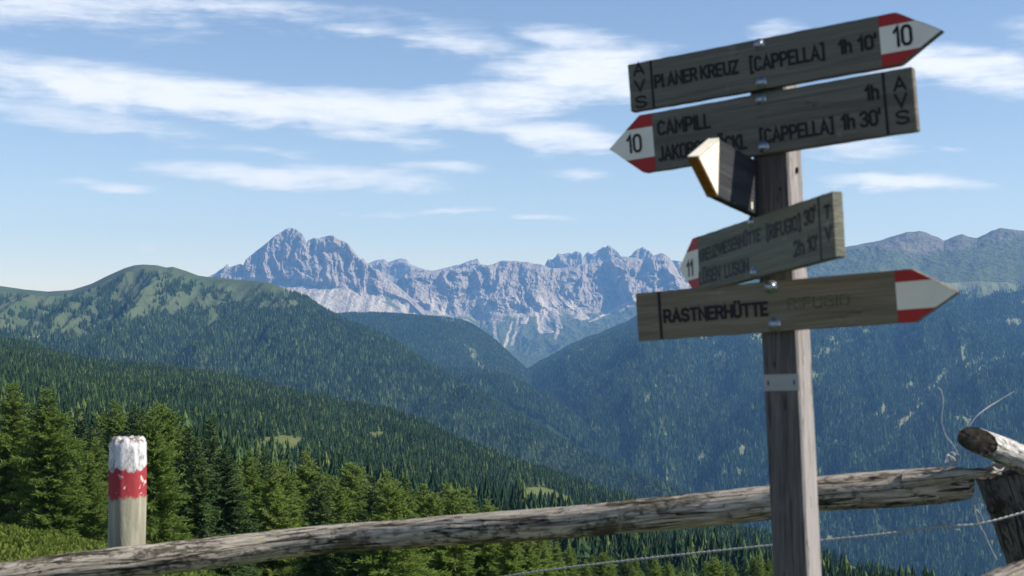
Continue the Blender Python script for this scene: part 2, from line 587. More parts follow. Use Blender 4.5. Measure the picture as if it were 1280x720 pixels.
# main long wall above the valley head
WALL = [(470, 366), (485, 358), (497, 350), (505, 345), (515, 341), (525, 342), (535, 341), (547, 340), (560, 341), (570, 338), (585, 334), (595, 334), (602, 332), (609, 333), (617, 331), (624, 328), (630, 327), (638, 328), (645, 327), (652, 329), (660, 329),
        (667, 331), (672, 331), (681, 334), (690, 337), (700, 336), (710, 335), (716, 334), (722, 332), (730, 331), (740, 330), (750, 327), (762, 325), (775, 322), (785, 323), (795, 324), (803, 326), (810, 325), (815, 322), (820, 320), (826, 318),
        (830, 319), (837, 325), (842, 331), (845, 337), (850, 346), (860, 358), (900, 366), (960, 372)]
pxs = np.arange(470, 960, 0.45)
s = Sheet(pxs, [
    ([(470, 430), (960, 430)], 16300),
    (WALL, 15600),
    ([(470, 372), (520, 360), (560, 358), (620, 350), (690, 352), (760, 345), (840, 345), (860, 366), (960, 380)], 15250),
    ([(470, 385), (540, 380), (560, 388), (620, 376), (660, 380), (720, 385), (780, 378), (850, 366), (870, 372), (960, 388)], 14800),
    ([(470, 398), (540, 398), (600, 412), (640, 405), (700, 400), (760, 398), (800, 384), (860, 378), (960, 396)], 14200),
    ([(470, 425), (540, 420), (600, 440), (640, 440), (690, 425), (760, 412), (850, 402), (960, 420)], 13000),
    ([(470, 470), (600, 475), (660, 462), (700, 455), (800, 440), (960, 450)], 11000),
    ([(470, 520), (640, 505), (700, 500), (960, 520)], 9500),
], [16, 130, 150, 90, 100, 90, 30])
wt = np.interp(s.TT, [0, 1, 1.12, 2, 3, 3.6, 4.2, 7], [0, .2, .75, 1, .8, .35, .12, 0])
cliff_displace(s, 210, 600, 230, 31, wt, 900, 480)
s.Z += np.interp(s.TT, [0, .8, 1, 1.2, 2, 3, 4, 5, 6, 7], [0, 5, 10, 8, 20, 40, 55, 60, 40, 0]) * ridged(s.X / 330, s.Y / 1500, 5, 14)
PX, PY = s.pix()
fan = fbm(s.X / 110, s.Y / 3200, 4, 61)
s.A['scree'] = np.interp(s.TT, [2.3, 3.0, 4.3, 5.0, 6], [0.0, .30, .36, .2, .2]) + .9 * fan + .5 * np.exp(-((PX - 682) / 30) ** 2) * sstep(360, 380, PY) * (1 - sstep(412, 425, PY)) \
    + .5 * sstep(760, 800, PX) * sstep(372, 384, PY) * (1 - sstep(400, 410, PY)) + .4 * (1 - sstep(530, 560, PX)) * (1 - sstep(396, 402, PY)) * sstep(366, 380, PY)
FAN = np.zeros_like(PX)
for (ax, ay, bx, by, w0, w1) in [(672, 374, 684, 416, 1.5, 11), (690, 378, 700, 410, 1, 4), (664, 380, 655, 404, 1, 4), (706, 380, 730, 398, 2, 9), (616, 398, 622, 438, 2, 3.5), (640, 404, 628, 442, 1.5, 3),
                                 (586, 352, 612, 392, 4, 8), (648, 400, 640, 432, 1, 2.5), (800, 372, 738, 402, 5, 3), (560, 376, 552, 398, 2, 6), (700, 404, 694, 424, 1, 3)]:
    f = np.clip((PY - ay) / (by - ay), 0, 1)
    cxx = ax + (bx - ax) * f + 2.5 * fbm(PY / 9, PX / 9, 3, int(ax) % 40)
    hw_ = w0 + (w1 - w0) * f
    FAN = np.maximum(FAN, sstep(1.25, .5, np.abs(PX - cxx) / hw_) * sstep(ay - 4, ay + 3, PY) * (1 - sstep(by - 3, by + 3, PY)))
s.A['scree'] = s.A['scree'] * .8 + FAN * .8
s.A['green'] = np.interp(s.TT, [2, 3.0, 3.8, 4.5, 5.2], [-.6, .1, .5, .85, 1.2]) - .5 * np.clip(fan, 0, 1) - FAN * 1.1
s.build('mountain_wall', M['dolomite'], 'long grey dolomite wall with white scree fans closing the valley', 'mountain')

# bare high ridge on the right with the wooded slope below it ----------------
RSIL = [(480, 560), (560, 512), (600, 492), (640, 472), (670, 456), (700, 438), (730, 425), (760, 414), (794, 398), (830, 380), (860, 366), (900, 352), (950, 342), (985, 337), (1003, 333), (1020, 323), (1040, 315), (1057, 311),
        (1080, 307), (1100, 303), (1112, 299), (1122, 296), (1134, 292), (1142, 292), (1149, 291), (1158, 293), (1166, 297), (1173, 299), (1180, 303), (1186, 301), (1195, 297), (1203, 295), (1212, 298), (1222, 300), (1230, 296), (1241, 290), (1250, 287),
        (1256, 288), (1268, 289), (1280, 291), (1310, 296), (1350, 286), (1400, 300), (1500, 320)]
pxs = np.arange(480, 1480, 0.8)
s = Sheet(pxs, [
    ([(480, 600), (640, 500), (700, 470), (1000, 380), (1480, 380)], [(480, 8200), (1000, 10500), (1480, 10500)]),
    ([(x, y + (5 if x < 820 else 0)) for x, y in RSIL], [(480, 7200), (640, 7800), (1000, 9500), (1480, 9500)]),
    ([(480, 565), (560, 520), (640, 478), (700, 445), (800, 404), (900, 368), (1000, 352), (1100, 332), (1150, 335), (1200, 325), (1280, 322), (1480, 345)], [(480, 7000), (640, 7500), (1000, 8800), (1480, 8800)]),
    ([(480, 572), (560, 528), (640, 486), (700, 456), (800, 420), (900, 390), (1000, 375), (1100, 368), (1180, 370), (1280, 364), (1480, 380)], [(480, 6800), (640, 7100), (1000, 7900), (1480, 7600)]),
    ([(480, 610), (640, 530), (700, 515), (800, 490), (1000, 470), (1280, 470), (1480, 480)], [(480, 5800), (640, 6000), (1000, 6000), (1480, 5600)]),
    ([(480, 700), (640, 630), (800, 600), (1000, 590), (1280, 590), (1480, 600)], [(480, 4600), (1000, 4600), (1480, 4300)]),
    ([(480, 860), (640, 830), (1000, 790), (1480, 790)], [(480, 3600), (1480, 3500)]),
], [12, 90, 70, 150, 170, 90])
PX, PY = s.pix()
q = (PY + .62 * PX)
q2 = (PX - .4 * PY)
spur = ridged(q / 190, q2 / 420, 4, 71, .5)
spur2 = ridged(q2 / 90, q / 260, 5, 77, .55)
a1 = np.interp(s.TT, [0, 1, 1.1, 2, 3, 4, 5, 6], [0, .01, .03, .08, .26, 1, 1, .6])
s.Z += a1 * (spur * 210 + spur2 * 85) * s.Y / 6000 * sstep(620, 760, PX)
s.Z += np.interp(s.TT, [0, 1, 1.15, 2, 2.8, 3.3, 6], [0, 8, 26, 30, 10, 5, 5]) * ridged(s.X / 240, s.Y / 420, 6, 91, .6)
cap_y = np.interp(s.PX, [a for a, b in RSIL], [b for a, b in RSIL]) - 2.0 + 9 * np.clip(s.TT - 1, 0, 1)
s.Z = np.where(s.TT > .9, np.minimum(s.Z, CAMZ + (HZ - cap_y) / F * s.Y - np.clip(s.TT - 1, 0, .5) * 4), s.Z)
s.Z += np.interp(s.TT, [0, .8, 1, 2, 3, 4], [0, 5, 7, 9, 5, 0]) * ridged(s.X / 130, s.Y / 170, 5, 93, .6)
PX, PY = s.pix()
nz = fbm(PX / 60, PY / 26, 5, 33)
edge = np.interp(PX, [480, 760, 860, 950, 1060, 1180, 1280, 1480], [380, 385, 366, 356, 362, 374, 364, 378])
wood = sstep(-9, 9, PY - edge + nz * 22)
streak = np.zeros_like(PX)
STREAKS = [(1215, 425, 1160, 492, 5, 1), (1160, 492, 1105, 560, 5, 1), (1105, 560, 1050, 585, 4, .7), (1062, 385, 1040, 425, 5, .9), (1050, 430, 985, 470, 7, .6), (1280, 430, 1215, 470, 4, .7),
           (1240, 520, 1215, 590, 5, .35), (880, 440, 860, 475, 4, .5), (790, 452, 720, 475, 3, .5), (745, 430, 700, 452, 3, .4), (930, 560, 922, 600, 3, .9), (1000, 600, 960, 640, 5, .4), (1010, 410, 1000, 420, 8, .6),
           (1150, 590, 1130, 600, 9, .5), (1120, 640, 1040, 690, 4, .5), (1185, 560, 1170, 580, 6, .5), (1270, 395, 1200, 410, 3, .5), (905, 420, 890, 450, 5, .5), (825, 470, 805, 505, 3, .5), (945, 520, 900, 530, 5, .4)]
for (x0, y0, x1, y1, wd, st) in STREAKS:
    L = math.hypot(x1 - x0, y1 - y0)
    ux, uy = (x1 - x0) / L, (y1 - y0) / L
    wob = fbm(PY / 18, PX / 18, 3, int(x0) % 50) * 9
    al = (PX - x0) * ux + (PY - y0) * uy
    pr = -(PX - x0) * uy + (PY - y0) * ux + wob
    wd = wd * 1.5
    streak = np.maximum(streak, min(1, st * 1.3) * np.exp(-(pr / wd) ** 2) * sstep(-8, 4, al) * (1 - sstep(L - 4, L + 8, al)))
pat = fbm(PX / 34, PY / 24, 4, 58) + .5 * fbm(q / 22, q2 / 140, 3, 59)
streak = np.clip(streak + 1.1 * sstep(.24, .42, pat) + .8 * sstep(.30, .5, fbm(q / 26, q2 / 240, 4, 55)) + .75 * sstep(.26, .42, fbm(q / 8, q2 / 190, 3, 57)) * sstep(-.2, .2, fbm(PX / 90, PY / 70, 2, 60)), 0, 1)
s.A['wood'] = wood * (1 - streak * .8)
s.A['bare'] = streak * .30
s.A['scree'] = np.clip(fbm(s.X / 300, s.Y / 300, 4, 3) * .7 + .1, 0, 1) * (1 - sstep(305, 330, PY - 0))
s.A['green'] = sstep(295, 338, PY + nz * 20) * 1.0 + .35 * sstep(1150, 1230, PX) + .12
sr = s
# split the material: upper bare ridge uses the rock material, the slope the forest ground
rsplit = int(np.searchsorted(s.t, 3.0))


def sub_sheet(s, r0, r1):
    n = object.__new__(Sheet)
    n.px = s.px
    n.t = s.t[r0:r1]
    for k in ('X', 'Y', 'Z', 'TT', 'PX'):
        setattr(n, k, getattr(s, k)[r0:r1])
    n.A = {k: v[r0:r1] for k, v in s.A.items()}
    return n


up = sub_sheet(s, 0, rsplit + 1)
up.build('mountain_range', M['bare_ridge'], 'bare brown green high ridge above the tree line on the right', 'mountain')
slope = sub_sheet(s, rsplit, len(s.t))
slope.build('valley_slope', M['hill_right'], 'dark wooded valley side falling below the bare ridge', 'hillside')
RS, Rwood, Rstreak, Rpx, Rpy = s, wood, streak, PX, PY

# wooded shoulder in mid distance -------------------------------------------
s = Sheet(np.arange(400, 760, 0.9), [
    ([(400, 430), (760, 560)], 8600),
    ([(400, 396), (440, 392), (480, 393), (520, 396), (560, 399), (578, 401), (592, 408), (606, 417), (622, 429), (640, 446), (660, 464), (680, 482), (720, 516), (760, 551)], [(400, 7600), (600, 7400), (760, 6800)]),
    ([(400, 402), (520, 404), (560, 412), (600, 436), (640, 462), (680, 492), (760, 560)], [(400, 7300), (760, 6600)]),
    ([(400, 440), (520, 450), (600, 480), (680, 520), (760, 590)], [(400, 6500), (760, 6000)]),
    ([(400, 540), (760, 640)], 5200)], [12, 60, 90, 60])
s.Z += np.interp(s.TT, [0, 1, 2, 3, 4], [0, 3, 26, 40, 0]) * ridged(s.PX / 70, s.Y / 1400, 5, 17)
PX, PY = s.pix()
nz = fbm(PX / 25, PY / 14, 4, 35)
rav = (.35 + 1.1 * sstep(-.1, .25, fbm(PX / 7, PY / 7, 3, 6))) * np.exp(-((PX - 583 - (PY - 430) * .55) / 6) ** 2) * sstep(425, 436, PY) * (1 - sstep(462, 470, PY))
s.A['wood'] = 1 - np.clip(rav * 1.2 + sstep(.25, .5, nz) * .5 + .8 * np.exp(-((PY - 400) / 3.5) ** 2) * sstep(540, 560, PX) * (1 - sstep(575, 590, PX)), 0, 1)
s.A['bare'] = rav * .42
S_sh, Wsh = s, s.A['wood']
s.build('forest_hill', M['hill_left'], 'rounded wooded shoulder below the scree in the middle distance', 'hill')

# the big green hill on the left ---------------------------------------------
HILL = [(-300, 372), (-100, 350), (0, 358), (30, 362), (60, 365), (90, 363), (115, 355), (135, 345), (155, 336), (168, 332), (180, 331), (196, 332), (208, 335), (216, 334), (232, 339), (248, 345), (262, 347), (280, 348),
        (300, 350), (318, 351), (335, 353), (350, 359), (362, 365), (375, 369), (385, 374), (400, 385), (420, 396), (440, 405), (460, 412), (480, 420), (500, 432), (520, 445), (540, 458), (560, 470), (580, 480), (600, 490), (620, 502),
        (640, 515), (670, 532), (700, 550), (730, 564), (760, 578), (800, 594), (830, 605), (850, 613), (900, 640), (960, 690), (1040, 760)]
pxs = np.arange(-120, 1040, 0.9)
s = Sheet(pxs, [
    ([(-120, 420), (200, 400), (400, 450), (1040, 860)], [(-120, 6200), (400, 5600), (1040, 4200)]),
    (HILL, [(-120, 5200), (180, 5000), (380, 4700), (600, 4000), (850, 3200), (1040, 2900)]),
    ([(-120, 362), (0, 372), (90, 378), (180, 352), (260, 366), (330, 376), (400, 406), (480, 440), (600, 512), (760, 600), (850, 640), (1040, 800)], [(-120, 5000), (180, 4750), (380, 4500), (600, 3850), (850, 3080), (1040, 2800)]),
    ([(-120, 400), (100, 410), (180, 405), (300, 425), (400, 455), (600, 560), (850, 690), (1040, 860)], [(-120, 4500), (180, 4300), (380, 4000), (600, 3500), (850, 2900), (1040, 2650)]),
    ([(-120, 450), (100, 460), (300, 490), (400, 520), (600, 620), (850, 760), (1040, 920)], [(-120, 3800), (380, 3500), (600, 3100), (1040, 2500)]),
    ([(-120, 540), (300, 600), (600, 700), (1040, 1000)], [(-120, 3000), (1040, 2300)]),
], [12, 90, 130, 100, 40])
PX, PY = s.pix()
qq = PX + .9 * (PY - 400)
sp = ridged(qq / 120, PY / 260, 4, 101, .5)
sp2 = ridged((PX - .5 * PY) / 60, PY / 160, 5, 105, .55)
s.Z += np.interp(s.TT, [0, 1, 1.2, 2, 3, 4, 5], [0, .03, .25, .8, 1.2, 1.2, .3]) * (sp * 85 + sp2 * 12)
s.Z += np.interp(s.TT, [0, 1, 2, 5], [0, 2, 6, 6]) * fbm(s.X / 90, s.Y / 90, 5, 8)
cap_y = np.interp(s.PX, [a for a, b in HILL], [b for a, b in HILL]) - .6 + 6 * np.clip(s.TT - 1, 0, 1)
s.Z = np.where(s.TT > .9, np.minimum(s.Z, CAMZ + (HZ - cap_y) / F * s.Y), s.Z)
PX, PY = s.pix()
nz = fbm(PX / 42, PY / 22, 5, 37)
nz2 = fbm(PX / 14, PY / 9, 3, 39)
edge = np.interp(PX, [-120, 0, 60, 110, 160, 200, 240, 290, 340, 370, 400, 430], [415, 418, 428, 430, 418, 404, 392, 386, 382, 374, 366, 340])
wood = sstep(-12, 10, PY - edge + nz * 34)
clump = sstep(-.08, .2, nz + .9 * nz2) * sstep(6, 22, PY - np.interp(PX, [h[0] for h in HILL], [h[1] for h in HILL]))
tracks = np.exp(-((PY - 418 + (PX - 0) * .16 + nz2 * 3) / 2.2) ** 2) * (1 - sstep(100, 130, PX)) * 0
glade = np.exp(-(((PX - 40) / 55) ** 2 + ((PY - 410) / 12) ** 2)) + np.exp(-(((PX - 190) / 26) ** 2 + ((PY - 372) / 22) ** 2))
cut = .8 * np.exp(-((PX - 240 + (PY - 420) * 1.3 + nz2 * 6) / 4) ** 2) * sstep(395, 405, PY) * (1 - sstep(450, 460, PY)) \
    + .6 * np.exp(-((PX - 345 + (PY - 420) * .5 + nz2 * 8) / 3) ** 2) * sstep(405, 415, PY) * (1 - sstep(440, 450, PY))
wf = np.clip(np.maximum(wood, clump * .85) * (1 - np.clip(glade, 0, 1) * .8) - cut, 0, 1)
s.A['wood'] = wf
s.A['bare'] = np.clip(.45 * np.exp(-(((PX - 190 - nz * 20) / 7) ** 2 + ((PY - 372) / 12) ** 2)) + .9 * np.exp(-((PY - 421 + (PX - 40) * .06 + nz2 * 4) / 2.5) ** 2) * sstep(28, 36, PX) * (1 - sstep(50, 60, PX))
                    + .65 * np.exp(-(((PX - 115) / 10) ** 2 + ((PY - 413) / 5) ** 2)) + .3 * np.clip(nz2, 0, 1), 0, 1)
s.build('hill', M['hill_left'], 'broad green hill with a rounded summit and a wooded spur running right', 'hill')
S_hill, Whill, Hpx, Hpy = s, wf, PX, PY

# spur just behind the hill's right shoulder
s = Sheet(np.arange(540, 960, 1.0), [
    ([(540, 500), (960, 760)], [(540, 6000), (960, 5000)]),
    ([(540, 462), (590, 465), (612, 466), (630, 470), (650, 479), (670, 489), (690, 499), (710, 514), (735, 535), (760, 556), (800, 583), (850, 613), (900, 650), (960, 700)], [(540, 5400), (700, 4900), (960, 3900)]),
    ([(540, 474), (600, 478), (650, 496), (700, 528), (760, 574), (850, 640), (960, 740)], [(540, 5200), (700, 4700), (960, 3750)]),
    ([(540, 560), (700, 600), (850, 700), (960, 800)], [(540, 4700), (960, 3500)])], [10, 70, 60])
s.Z += np.interp(s.TT, [0, 1, 2, 3], [0, 2, 22, 10]) * ridged(s.PX / 60, s.Y / 900, 4, 19)
s.A['wood'] = s.TT * 0 + 1
s.A['bare'] = s.TT * 0
s.build('spur', M['hill_left'], 'narrow wooded spur behind the right shoulder of the green hill', 'hill')
S_spur = s

# near slope: from the fence across the hollow up to the wooded ridge ---------
KX = [-220, 0, 110, 300, 600, 900, 1280, 1500]
def kn(vals): return list(zip(KX, vals))
def zline(z, D): return [(-220, 395 + (CAMZ - z) / D * F), (1500, 395 + (CAMZ - z) / D * F)]
ATOP = [(-220, 395), (0, 418), (25, 420), (47, 426), (72, 436), (108, 445), (152, 451), (202, 454), (253, 461), (307, 470), (361, 484), (400, 492), (439, 502), (489, 509), (528, 525), (567, 545), (602, 560), (640, 573), (672, 584), (711, 596), (750, 611), (793, 623),
        (850, 640), (907, 657), (960, 669), (1024, 690), (1055, 694), (1117, 713), (1200, 745), (1500, 830)]
crest = [(x, y + 10) for x, y in ATOP]
cD = [(-220, 2200), (0, 2100), (300, 1900), (600, 1600), (900, 1350), (1200, 1200), (1500, 1150)]
s = Sheet(np.arange(-220, 1500, 2.2), [
    (zline(0.02, 1.2), 1.2),
    (zline(0.0, 4.0), 4.0),
    (zline(-0.7, 10.0), 10.0),
    (kn([664, 668, 684, 740, 760, 780, 790, 800]), 32.0),
    (kn([668, 673, 698, 760, 785, 800, 800, 810]), 58.0),
    (kn([668, 678, 706, 752, 770, 785, 790, 800]), 100.0),
    (kn([632, 642, 668, 702, 735, 760, 790, 800]), 200.0),
    (kn([545, 560, 590, 630, 692, 742, 790, 810]), 350.0),
    (kn([500, 515, 535, 574, 652, 718, 785, 815]), 600.0),
    (kn([450, 462, 484, 522, 612, 694, 775, 820]), 1000.0),
    (crest, cD),
    ([(x, y + 40) for x, y in ATOP], [(x, d * 1.25) for x, d in cD]),
    ([(x, y + 190) for x, y in ATOP], [(x, d * 1.8) for x, d in cD]),
], [12, 12, 24, 24, 40, 60, 70, 90, 110, 120, 20, 10])
dd = np.clip((s.Y - 12) / 60, 0, 1)
s.Z += dd * (np.interp(s.Y, [0, 60, 150, 400, 1000, 2400], [0, .25, 1.2, 5, 9, 10]) * fbm(s.X / (12 + s.Y * .13), s.Y / (16 + s.Y * .2), 5, 51))
s.Z += .03 * fbm(s.X / .8, s.Y / .8, 3, 5) * (s.Y < 60)
PX, PY = s.pix()
nz = fbm(PX / 40, PY / 14, 4, 43)
GL = [(354, 555, 30, 11, 1), (672, 618, 24, 9, 1), (702, 628, 18, 7, .9), (470, 545, 14, 6, .8), (8, 438, 14, 3.5, 1), (97, 458, 8, 2, .6), (300, 530, 16, 4, .6), (1062, 712, 20, 7, .9), (640, 712, 34, 7, 1), (590, 600, 24, 4, .4), (690, 622, 26, 6, .7)]
gl = np.zeros_like(PX)
for gx, gy, rx, ry, st in GL:
    gl = np.maximum(gl, st * np.exp(-(((PX - gx + nz * 10) / rx) ** 2 + ((PY - gy) / ry) ** 2) ** 1.5))
s.A['wood'] = np.clip(sstep(60, 300, s.Y) * .95 - gl * 1.3, 0, 1)
s.A['bare'] = gl * .42 + .2 * np.clip(nz, 0, 1)
S_near, Gnear, Npx, Npy = s, gl, PX, PY
s.build('ground', M['ground'], 'grassy alpine slope running from the fence down into the wooded hollow', 'ground')

# valley floor far below, out to the edge of the scene
g = 24
xs = np.linspace(-15500, 15500, g)
ys = np.linspace(-2500, 19800, g)
XX, YY = np.meshgrid(xs, ys)
ZZ = -1250 + 20 * fbm(XX / 2000, YY / 2000, 3, 2)
i = np.arange(g * g).reshape(g, g)
fq = np.stack([i[:-1, :-1], i[:-1, 1:], i[1:, 1:], i[1:, :-1]], -1).reshape(-1, 4)
o = mesh_obj('valley_floor', np_mesh('valley_floor', np.stack([XX, YY, ZZ], -1).reshape(-1, 3), fq, M['valley'], True,
                                     {'wood': np.full(g * g, .8), 'bare': np.zeros(g * g)}))
tag(o, 'valley floor far below the slopes', 'ground', kind='structure')

# haze
hz = []
x0, x1, y0, y1, z0, z1 = -16000, 16000, -3000, 20300, -1275, 1250
for zz in (z0, z1):
    hz += [(x0, y0, zz), (x1, y0, zz), (x1, y1, zz), (x0, y1, zz)]
hf = [(0, 3, 2, 1), (4, 5, 6, 7), (0, 1, 5, 4), (1, 2, 6, 5), (2, 3, 7, 6), (3, 0, 4, 7)]
m, t, o_ = mat_new('haze_air')
pv = t.new('ShaderNodeVolumePrincipled')
pv.inputs['Density'].default_value = HAZE_DENSITY
pv.inputs['Color'].default_value = (*HAZE_COLOR, 1)
pv.inputs['Absorption Color'].default_value = (.35, .35, .35, 1)
pv.inputs['Anisotropy'].default_value = 0.1
t.l.new(pv.outputs[0], o_.inputs['Volume'])
hzo = mesh_obj('haze', np_mesh('haze', np.array(hz, float), np.array(hf), m, False))
tag(hzo, 'blue mountain haze filling the valley', 'haze', kind='stuff')


# ------------------------------------------------------------------ forests (stuff)
def simple_conifer(tiers, pts, seed, rad=.16, light=False):
    g = np.random.default_rng(seed)
    V, Fc = [], []
    z0 = .06
    for k in range(tiers):
        f0 = k / tiers
        zb = z0 + (1 - z0) * f0 * .95
        zt = min(1.0, zb + (1 - z0) / tiers * 1.9)
        r = rad * (1 - f0) ** .85 * g.uniform(.85, 1.12) + .012
        b = len(V)
        V.append((g.normal(0, .006), g.normal(0, .006), zt))
        ph = g.uniform(0, 6.28)
        for j in range(pts * 2):
            a = ph + math.pi * j / pts
            rr = r * (g.uniform(.85, 1.2) if j % 2 == 0 else g.uniform(.45, .7))
            V.append((rr * math.cos(a), rr * math.sin(a), zb - (.03 if j % 2 == 0 else -.02) + g.normal(0, .012)))
        for j in range(pts * 2):
            Fc.append((b, b + 1 + j, b + 1 + (j + 1) % (pts * 2)))
    return np.array(V), np.array(Fc)


def leafy_crown(kind, H, seed, density=1.0):
    """spray-by-spray crown of a conifer H metres tall; returns crown verts/faces and trunk verts/faces"""
    g = np.random.default_rng(seed)
    C, Tq = [], []
    z0 = H * (.06 if kind == 'spruce' else .09)
    z = z0
    lean = g.normal(0, .012, 2)
    skirt = H * (.225 if kind == 'spruce' else .25) * g.uniform(.9, 1.15)
    brs = []
    while z < H * .985:
        f = (z - z0) / (H - z0)
        prof = (1 - f) ** (.82 if kind == 'spruce' else .72)
        if f < .12: prof *= .72 + f * 2.3
        nb = int(g.integers(7, 10) if f < .85 else 5)
        prof *= 1 + .22 * math.sin(z * 2.1 + seed) * math.sin(z * .9 + seed * 2)
        ph = g.uniform(0, 6.28)
        for k in range(nb):
            a = ph + 6.283 * k / nb + g.normal(0, .25)
            L = skirt * prof * g.uniform(.5, 1.22) * (1 + .22 * math.sin(a * 2 + seed) * math.sin(z * 1.3 + a)) + .08
            if g.random() < .06: continue
            brs.append((z + g.normal(0, .06), a, L, f))
        z += H * .026 * (1.0 - .35 * f) * g.uniform(.7, 1.3) / density
    for (z, a, L, f) in brs:
        d = np.array([math.cos(a), math.sin(a)])
        up0 = (.15 + .75 * f) if kind == 'spruce' else (.28 + .6 * f)
        droop = (.55 - .35 * f) if kind == 'spruce' else (.32 - .15 * f)
        n = max(5, int(L / .05 * density))
        sv = (np.arange(n) + g.random(n)) / n
        sv = .12 + .9 * sv
        r = sv * L
        bx = d[0] * r + lean[0] * z
        by = d[1] * r + lean[1] * z
        bz = z + up0 * r - droop * r * r / max(L, .3)
        for side in (-1, 1):
            tl = (L * .26 * (1 - .6 * sv) + .085) * g.uniform(.6, 1.4, n)
            ang = a + side * g.uniform(.5, 1.2, n)
            el_ = g.normal(-.12 if kind == 'spruce' else .08, .33, n)
            dx, dy, dz = np.cos(ang) * np.cos(el_), np.sin(ang) * np.cos(el_), np.sin(el_)
            wv = g.uniform(.022, .042, n) * (1.15 if kind == 'spruce' else .95) * (1 + H * .02)
            nx, ny, nz_ = -np.sin(ang), np.cos(ang), g.normal(0, .7, n)
            ln = np.sqrt(nx**2 + ny**2 + nz_**2)
            nx, ny, nz_ = nx / ln * wv, ny / ln * wv, nz_ / ln * wv
            p0 = np.stack([bx, by, bz], -1)
            dv = np.stack([dx, dy, dz], -1) * tl[:, None]
            nv = np.stack([nx, ny, nz_], -1)
            q = np.stack([p0, p0 + dv * .45 + nv, p0 + dv, p0 + dv * .55 - nv], 1)
            C.append(q.reshape(-1, 3))
            if kind == 'larch' or g.random() < .5:   # hanging twigs
                dv2 = np.stack([dx * .3, dy * .3, -np.abs(g.normal(.7, .3, n))], -1) * (tl * .6)[:, None]
                q = np.stack([p0, p0 + dv2 * .5 + nv * .8, p0 + dv2, p0 + dv2 * .45 - nv * .8], 1)
                C.append(q.reshape(-1, 3))
        # wooden branch
        if L > .35:
            for k in range(2):
                ra, rb = L * k * .45, L * (k + 1) * .45
                pa = np.array([d[0] * ra + lean[0] * z, d[1] * ra + lean[1] * z, z + up0 * ra - droop * ra * ra / L])
                pb = np.array([d[0] * rb + lean[0] * z, d[1] * rb + lean[1] * z, z + up0 * rb - droop * rb * rb / L])
                th = .018 * (1 - k * .4) * (1 + H * .03)
                o1 = np.array([0, 0, th])
                o2 = np.array([-d[1], d[0], 0]) * th
                Tq += [[pa - o1, pb - o1 * .6, pb + o1 * .6, pa + o1], [pa - o2, pb - o2 * .6, pb + o2 * .6, pa + o2]]
    # dead bare lower twigs
    for k in range(int(14)):
        a = g.uniform(0, 6.28)
        z = g.uniform(.04, .22) * H
        L = g.uniform(.1, .2) * H
        pa = np.array([0, 0, z])
        for j in range(3):
            aa = a + g.normal(0, .5)
            pb = pa + np.array([math.cos(aa), math.sin(aa), g.normal(-.1, .2)]) * L / 3
            th = .012 * (1 + H * .03)
            o1 = np.array([0, 0, th]); o2 = np.array([-math.sin(aa), math.cos(aa), 0]) * th
            Tq += [[pa - o1, pb - o1, pb + o1, pa + o1], [pa - o2, pb - o2, pb + o2, pa + o2]]
            pa = pb
    CV = np.concatenate(C)
    CF = np.arange(len(CV)).reshape(-1, 4)
    # trunk
    TV, TF = [], []
    ns, nr = 8, 10
    for k in range(nr + 1):
        f = k / nr
        r = H * .016 * (1 - f) ** .9 + .006 + (.35 * H * .016 if k == 0 else 0)
        for j in range(ns):
            a = 6.283 * j / ns
            TV.append((lean[0] * f * H + r * math.cos(a), lean[1] * f * H + r * math.sin(a), f * H * .985 - (0.5 if k == 0 else 0)))
    for k in range(nr):
        for j in range(ns):
            TF.append((k * ns + j, k * ns + (j + 1) % ns, (k + 1) * ns + (j + 1) % ns, (k + 1) * ns + j))
    b = len(TV)
    tq = np.array(Tq).reshape(-1, 3)
    TV = np.concatenate([np.array(TV), tq])
    TF = np.concatenate([np.array(TF), b + np.arange(len(tq)).reshape(-1, 4)])
    return CV, CF, TV, TF


def proto_tree(name, tiers, pts, seed, rad, mat):
    V, Fc = simple_conifer(tiers, pts, seed, rad)
    me = np_mesh(name, V, Fc, mat, False)
    return bpy.data.objects.new(name, me)     # source shape for the scattered forest, not placed in the scene itself


FAR = [proto_tree('far_spruce', 4, 5, 1, .19, M['forest']), proto_tree('far_spruce', 3, 5, 2, .23, M['forest']), proto_tree('far_spruce', 5, 4, 3, .17, M['forest']),
       proto_tree('far_larch', 3, 5, 4, .24, M['forest_light'])]
MID = [proto_tree('mid_spruce', 8, 7, 11, .22, M['forest']), proto_tree('mid_spruce', 7, 6, 12, .27, M['forest']), proto_tree('mid_spruce', 9, 6, 13, .20, M['forest']),
       proto_tree('mid_larch', 7, 7, 14, .28, M['forest_light'])]


